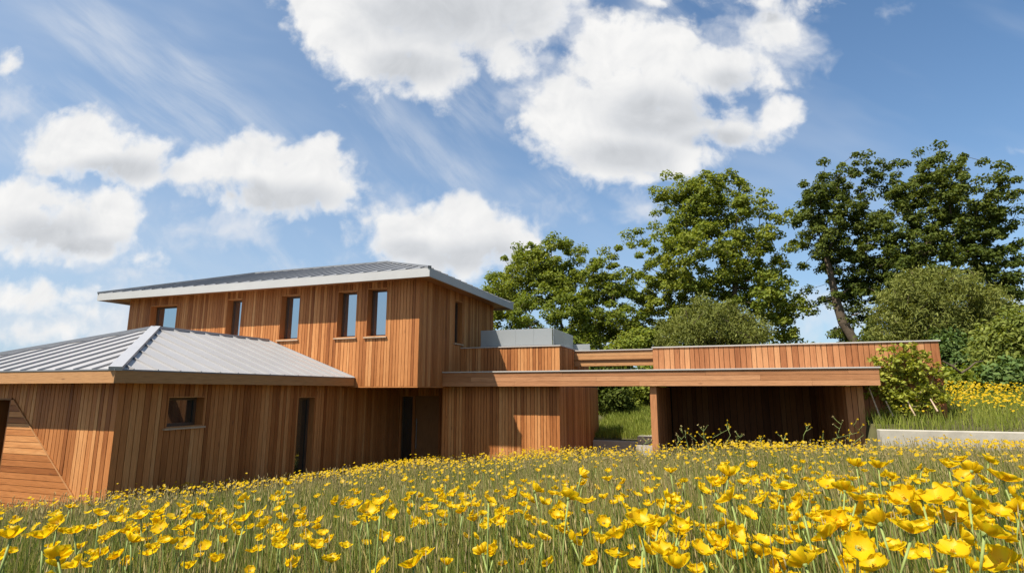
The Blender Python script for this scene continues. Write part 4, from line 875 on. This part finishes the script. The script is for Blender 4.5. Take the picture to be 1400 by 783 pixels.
THN=[blob(*b) for b in [
 (770,20,60,60),(745,110,60,60),(700,115,30,40),(1225,12,14,20),(985,82,90,50),(1060,60,80,70),
 (100,350,150,34),(40,420,170,44),(110,440,190,50),(190,380,80,30),(275,374,32,12),(480,358,36,10),(380,362,34,10),
 (15,135,40,34),(1395,205,45,14),(870,290,50,36),(1130,430,90,44),(830,470,60,30),(750,290,60,22),(620,250,24,34),(1390,430,60,60),(300,300,110,40),(540,270,60,30)]]
g1=field_group('cumulus_field',CUM,9.,.46,.06,3.1); g2=field_group('thin_cloud_field',THN,9.,.62,.09,8.4)
T,Fv=use(g1,AB); T2,_=use(g2,AB)
alpha=maprange(nt,T,-.12,.46,0,1,True); deep=maprange(nt,T,.05,.45,0,1,True)
SHD=[blob(*b) for b in [(620,10,150,75),(560,90,70,30),(900,155,90,38),(850,215,80,28),(985,190,70,16),(400,272,80,28),(330,262,60,20),(150,232,90,20),(60,318,90,26),(120,335,80,20),(640,352,90,28),(560,340,50,20),(1000,110,40,20),(1040,22,40,10)]]
g3=shade_group(SHD); sh_=nt.nodes.new('ShaderNodeGroup'); sh_.node_tree=g3; L(nt,AB,sh_.inputs[0])
nb1=N(nt,'ShaderNodeTexNoise',noise_dimensions='2D',i_Scale=9.,i_Detail=5.0,i_Roughness=.55,i_Distortion=.3); L(nt,AB,nb1.inputs['Vector'])
of=N(nt,'ShaderNodeVectorMath',operation='ADD'); L(nt,AB,of.inputs[0]); of.inputs[1].default_value=(-.012,.02,0)
nb2=N(nt,'ShaderNodeTexNoise',noise_dimensions='2D',i_Scale=9.,i_Detail=5.0,i_Roughness=.55,i_Distortion=.3); L(nt,of.outputs[0],nb2.inputs['Vector'])
em=math_(nt,'MULTIPLY',math_(nt,'SUBTRACT',nb1.outputs[0],nb2.outputs[0]),.9)
shf=math_(nt,'ADD',sh_.outputs[0],math_(nt,'MULTIPLY',math_(nt,'SUBTRACT',nb1.outputs[0],.5),1.3))
shade=math_(nt,'MULTIPLY',maprange(nt,shf,-.05,1.1,0,1,True),deep)
lum=math_(nt,'ADD',math_(nt,'SUBTRACT',math_(nt,'SUBTRACT',1.0,math_(nt,'MULTIPLY',shade,.30)),math_(nt,'MULTIPLY',deep,.04)),math_(nt,'MULTIPLY',em,.42))
WC=CLOUDW
cc=ramp(nt,lum,[(.5,(.50*WC,.525*WC,.56*WC)),(.75,(.74*WC,.76*WC,.79*WC)),(1,(WC,WC*.995,WC*.985))])
# cirrus: long combed streaks
def streak(rot,sx,sy,seed,det=6.):
    mp=N(nt,'ShaderNodeMapping'); mp.inputs['Rotation'].default_value=(0,0,math.radians(rot)); mp.inputs['Location'].default_value=(seed,seed,0)
    wn=N(nt,'ShaderNodeTexNoise',noise_dimensions='2D',i_Scale=2.2,i_Detail=3.0); L(nt,AB,wn.inputs['Vector'])
    ad=N(nt,'ShaderNodeVectorMath',operation='MULTIPLY_ADD'); L(nt,wn.outputs['Color'],ad.inputs[0]); ad.inputs[1].default_value=(.07,.07,0); L(nt,AB,ad.inputs[2])
    L(nt,ad.outputs[0],mp.inputs[0]); s2=N(nt,'ShaderNodeVectorMath',operation='MULTIPLY'); L(nt,mp.outputs[0],s2.inputs[0]); s2.inputs[1].default_value=(sx,sy,0)
    n=N(nt,'ShaderNodeTexNoise',noise_dimensions='2D',i_Scale=1.0,i_Detail=det,i_Roughness=.62); L(nt,s2.outputs[0],n.inputs['Vector']); return n.outputs[0]
C1=[blob(*b) for b in [(150,70,170,60,-38),(270,110,120,45,-52),(330,170,130,34,-25),(120,150,140,50,-15),(240,150,170,70,-25)]]
C2=[blob(*b) for b in [(560,210,90,60,-40),(630,250,60,60,-50),(520,160,60,40,-50),(330,340,190,40,-12),(760,250,90,24,18),(900,20,160,40,30),(30,200,80,30,-10),(640,140,80,60,-60)]]
def soft(bl,name):
    g=bpy.data.node_groups.new(name,'ShaderNodeTree'); g.interface.new_socket('Vector',in_out='INPUT',socket_type='NodeSocketVector'); g.interface.new_socket('F',in_out='OUTPUT',socket_type='NodeSocketFloat')
    gi=g.nodes.new('NodeGroupInput'); go=g.nodes.new('NodeGroupOutput'); cur=None
    for a,b,ra,rb,rot in bl:
        mp=N(g,'ShaderNodeMapping',vector_type='TEXTURE'); mp.inputs['Location'].default_value=(a,b,0); mp.inputs['Rotation'].default_value=(0,0,rot); mp.inputs['Scale'].default_value=(ra,rb,1); L(g,chain(g,cur,gi.outputs[0]),mp.inputs[0])
        ln=N(g,'ShaderNodeVectorMath',operation='LENGTH'); L(g,mp.outputs[0],ln.inputs[0]); cur=ln.outputs['Value'] if cur is None else math_(g,'SMOOTH_MIN',cur,ln.outputs['Value'],.5)
    n=g.nodes.new('ShaderNodeMapRange'); n.interpolation_type='SMOOTHSTEP'; L(g,cur,n.inputs[0]); n.inputs[1].default_value=1.25; n.inputs[2].default_value=.1; n.inputs[3].default_value=0; n.inputs[4].default_value=1; L(g,n.outputs[0],go.inputs[0])
    nn=nt.nodes.new('ShaderNodeGroup'); nn.node_tree=g; L(nt,AB,nn.inputs[0]); return nn.outputs[0]
s1=math_(nt,'MULTIPLY',maprange(nt,streak(38,2.2,15.,1.7),.30,.85,0,1,True),soft(C1,'cirrus_a'))
s2=math_(nt,'MULTIPLY',maprange(nt,streak(46,2.6,13.,5.3),.34,.8,0,1,True),soft(C2,'cirrus_b'))
veil=maprange(nt,streak(20,1.2,4.0,9.1,4.),.42,.8,0,.22,True)
cir=math_(nt,'MINIMUM',math_(nt,'ADD',math_(nt,'ADD',math_(nt,'MULTIPLY',s1,.58),math_(nt,'MULTIPLY',s2,.5)),veil),.6)
thin=maprange(nt,T2,-.15,1.15,0,.80,True)
hz=math_(nt,'POWER',2.718,math_(nt,'MULTIPLY',math_(nt,'MAXIMUM',Bv,0.),-3.2))
hz=math_(nt,'ADD',hz,maprange(nt,A,.35,-.95,0.,.38,True),clamp=True)
base=mixc(nt,1.0,sky.outputs[0],SKYT,'MULTIPLY')
base=mixc(nt,math_(nt,'MULTIPLY',hz,.75),base,(WC*.54,WC*.66,WC*.82))
c=mixc(nt,cir,base,(WC*.80,WC*.84,WC*.90))
c=mixc(nt,thin,c,(WC*.86,WC*.88,WC*.92))
c=mixc(nt,alpha,c,cc)
L(nt,c,bg.inputs[0])
sl=bpy.data.lights.new('sun','SUN'); sl.energy=5.0; sl.angle=math.radians(.53); sl.color=(1,.94,.84)
so=link(bpy.data.objects.new('sun',sl)); so.rotation_euler=Vector(SUN).to_track_quat('-Z','Y').to_euler(); so.location=(-8,-10,25)
cam=bpy.data.cameras.new('camera'); cam.sensor_width=36; cam.lens=36*F/1400; cam.clip_start=.05; cam.clip_end=2000
co=link(bpy.data.objects.new('camera',cam)); co.location=EYE
co.matrix_world=Matrix(((RT[0],UP[0],-FW[0],EYE[0]),(RT[1],UP[1],-FW[1],EYE[1]),(RT[2],UP[2],-FW[2],EYE[2]),(0,0,0,1)))
S.camera=co
vs=S.view_settings; S.display_settings.display_device='sRGB'; vs.view_transform='Standard'; vs.look='None'; vs.exposure=EXPO; vs.gamma=1; vs.use_curve_mapping=False
S.cycles.max_bounces=8; S.cycles.transparent_max_bounces=8; S.cycles.use_denoising=True
S.cycles.sample_clamp_indirect=8
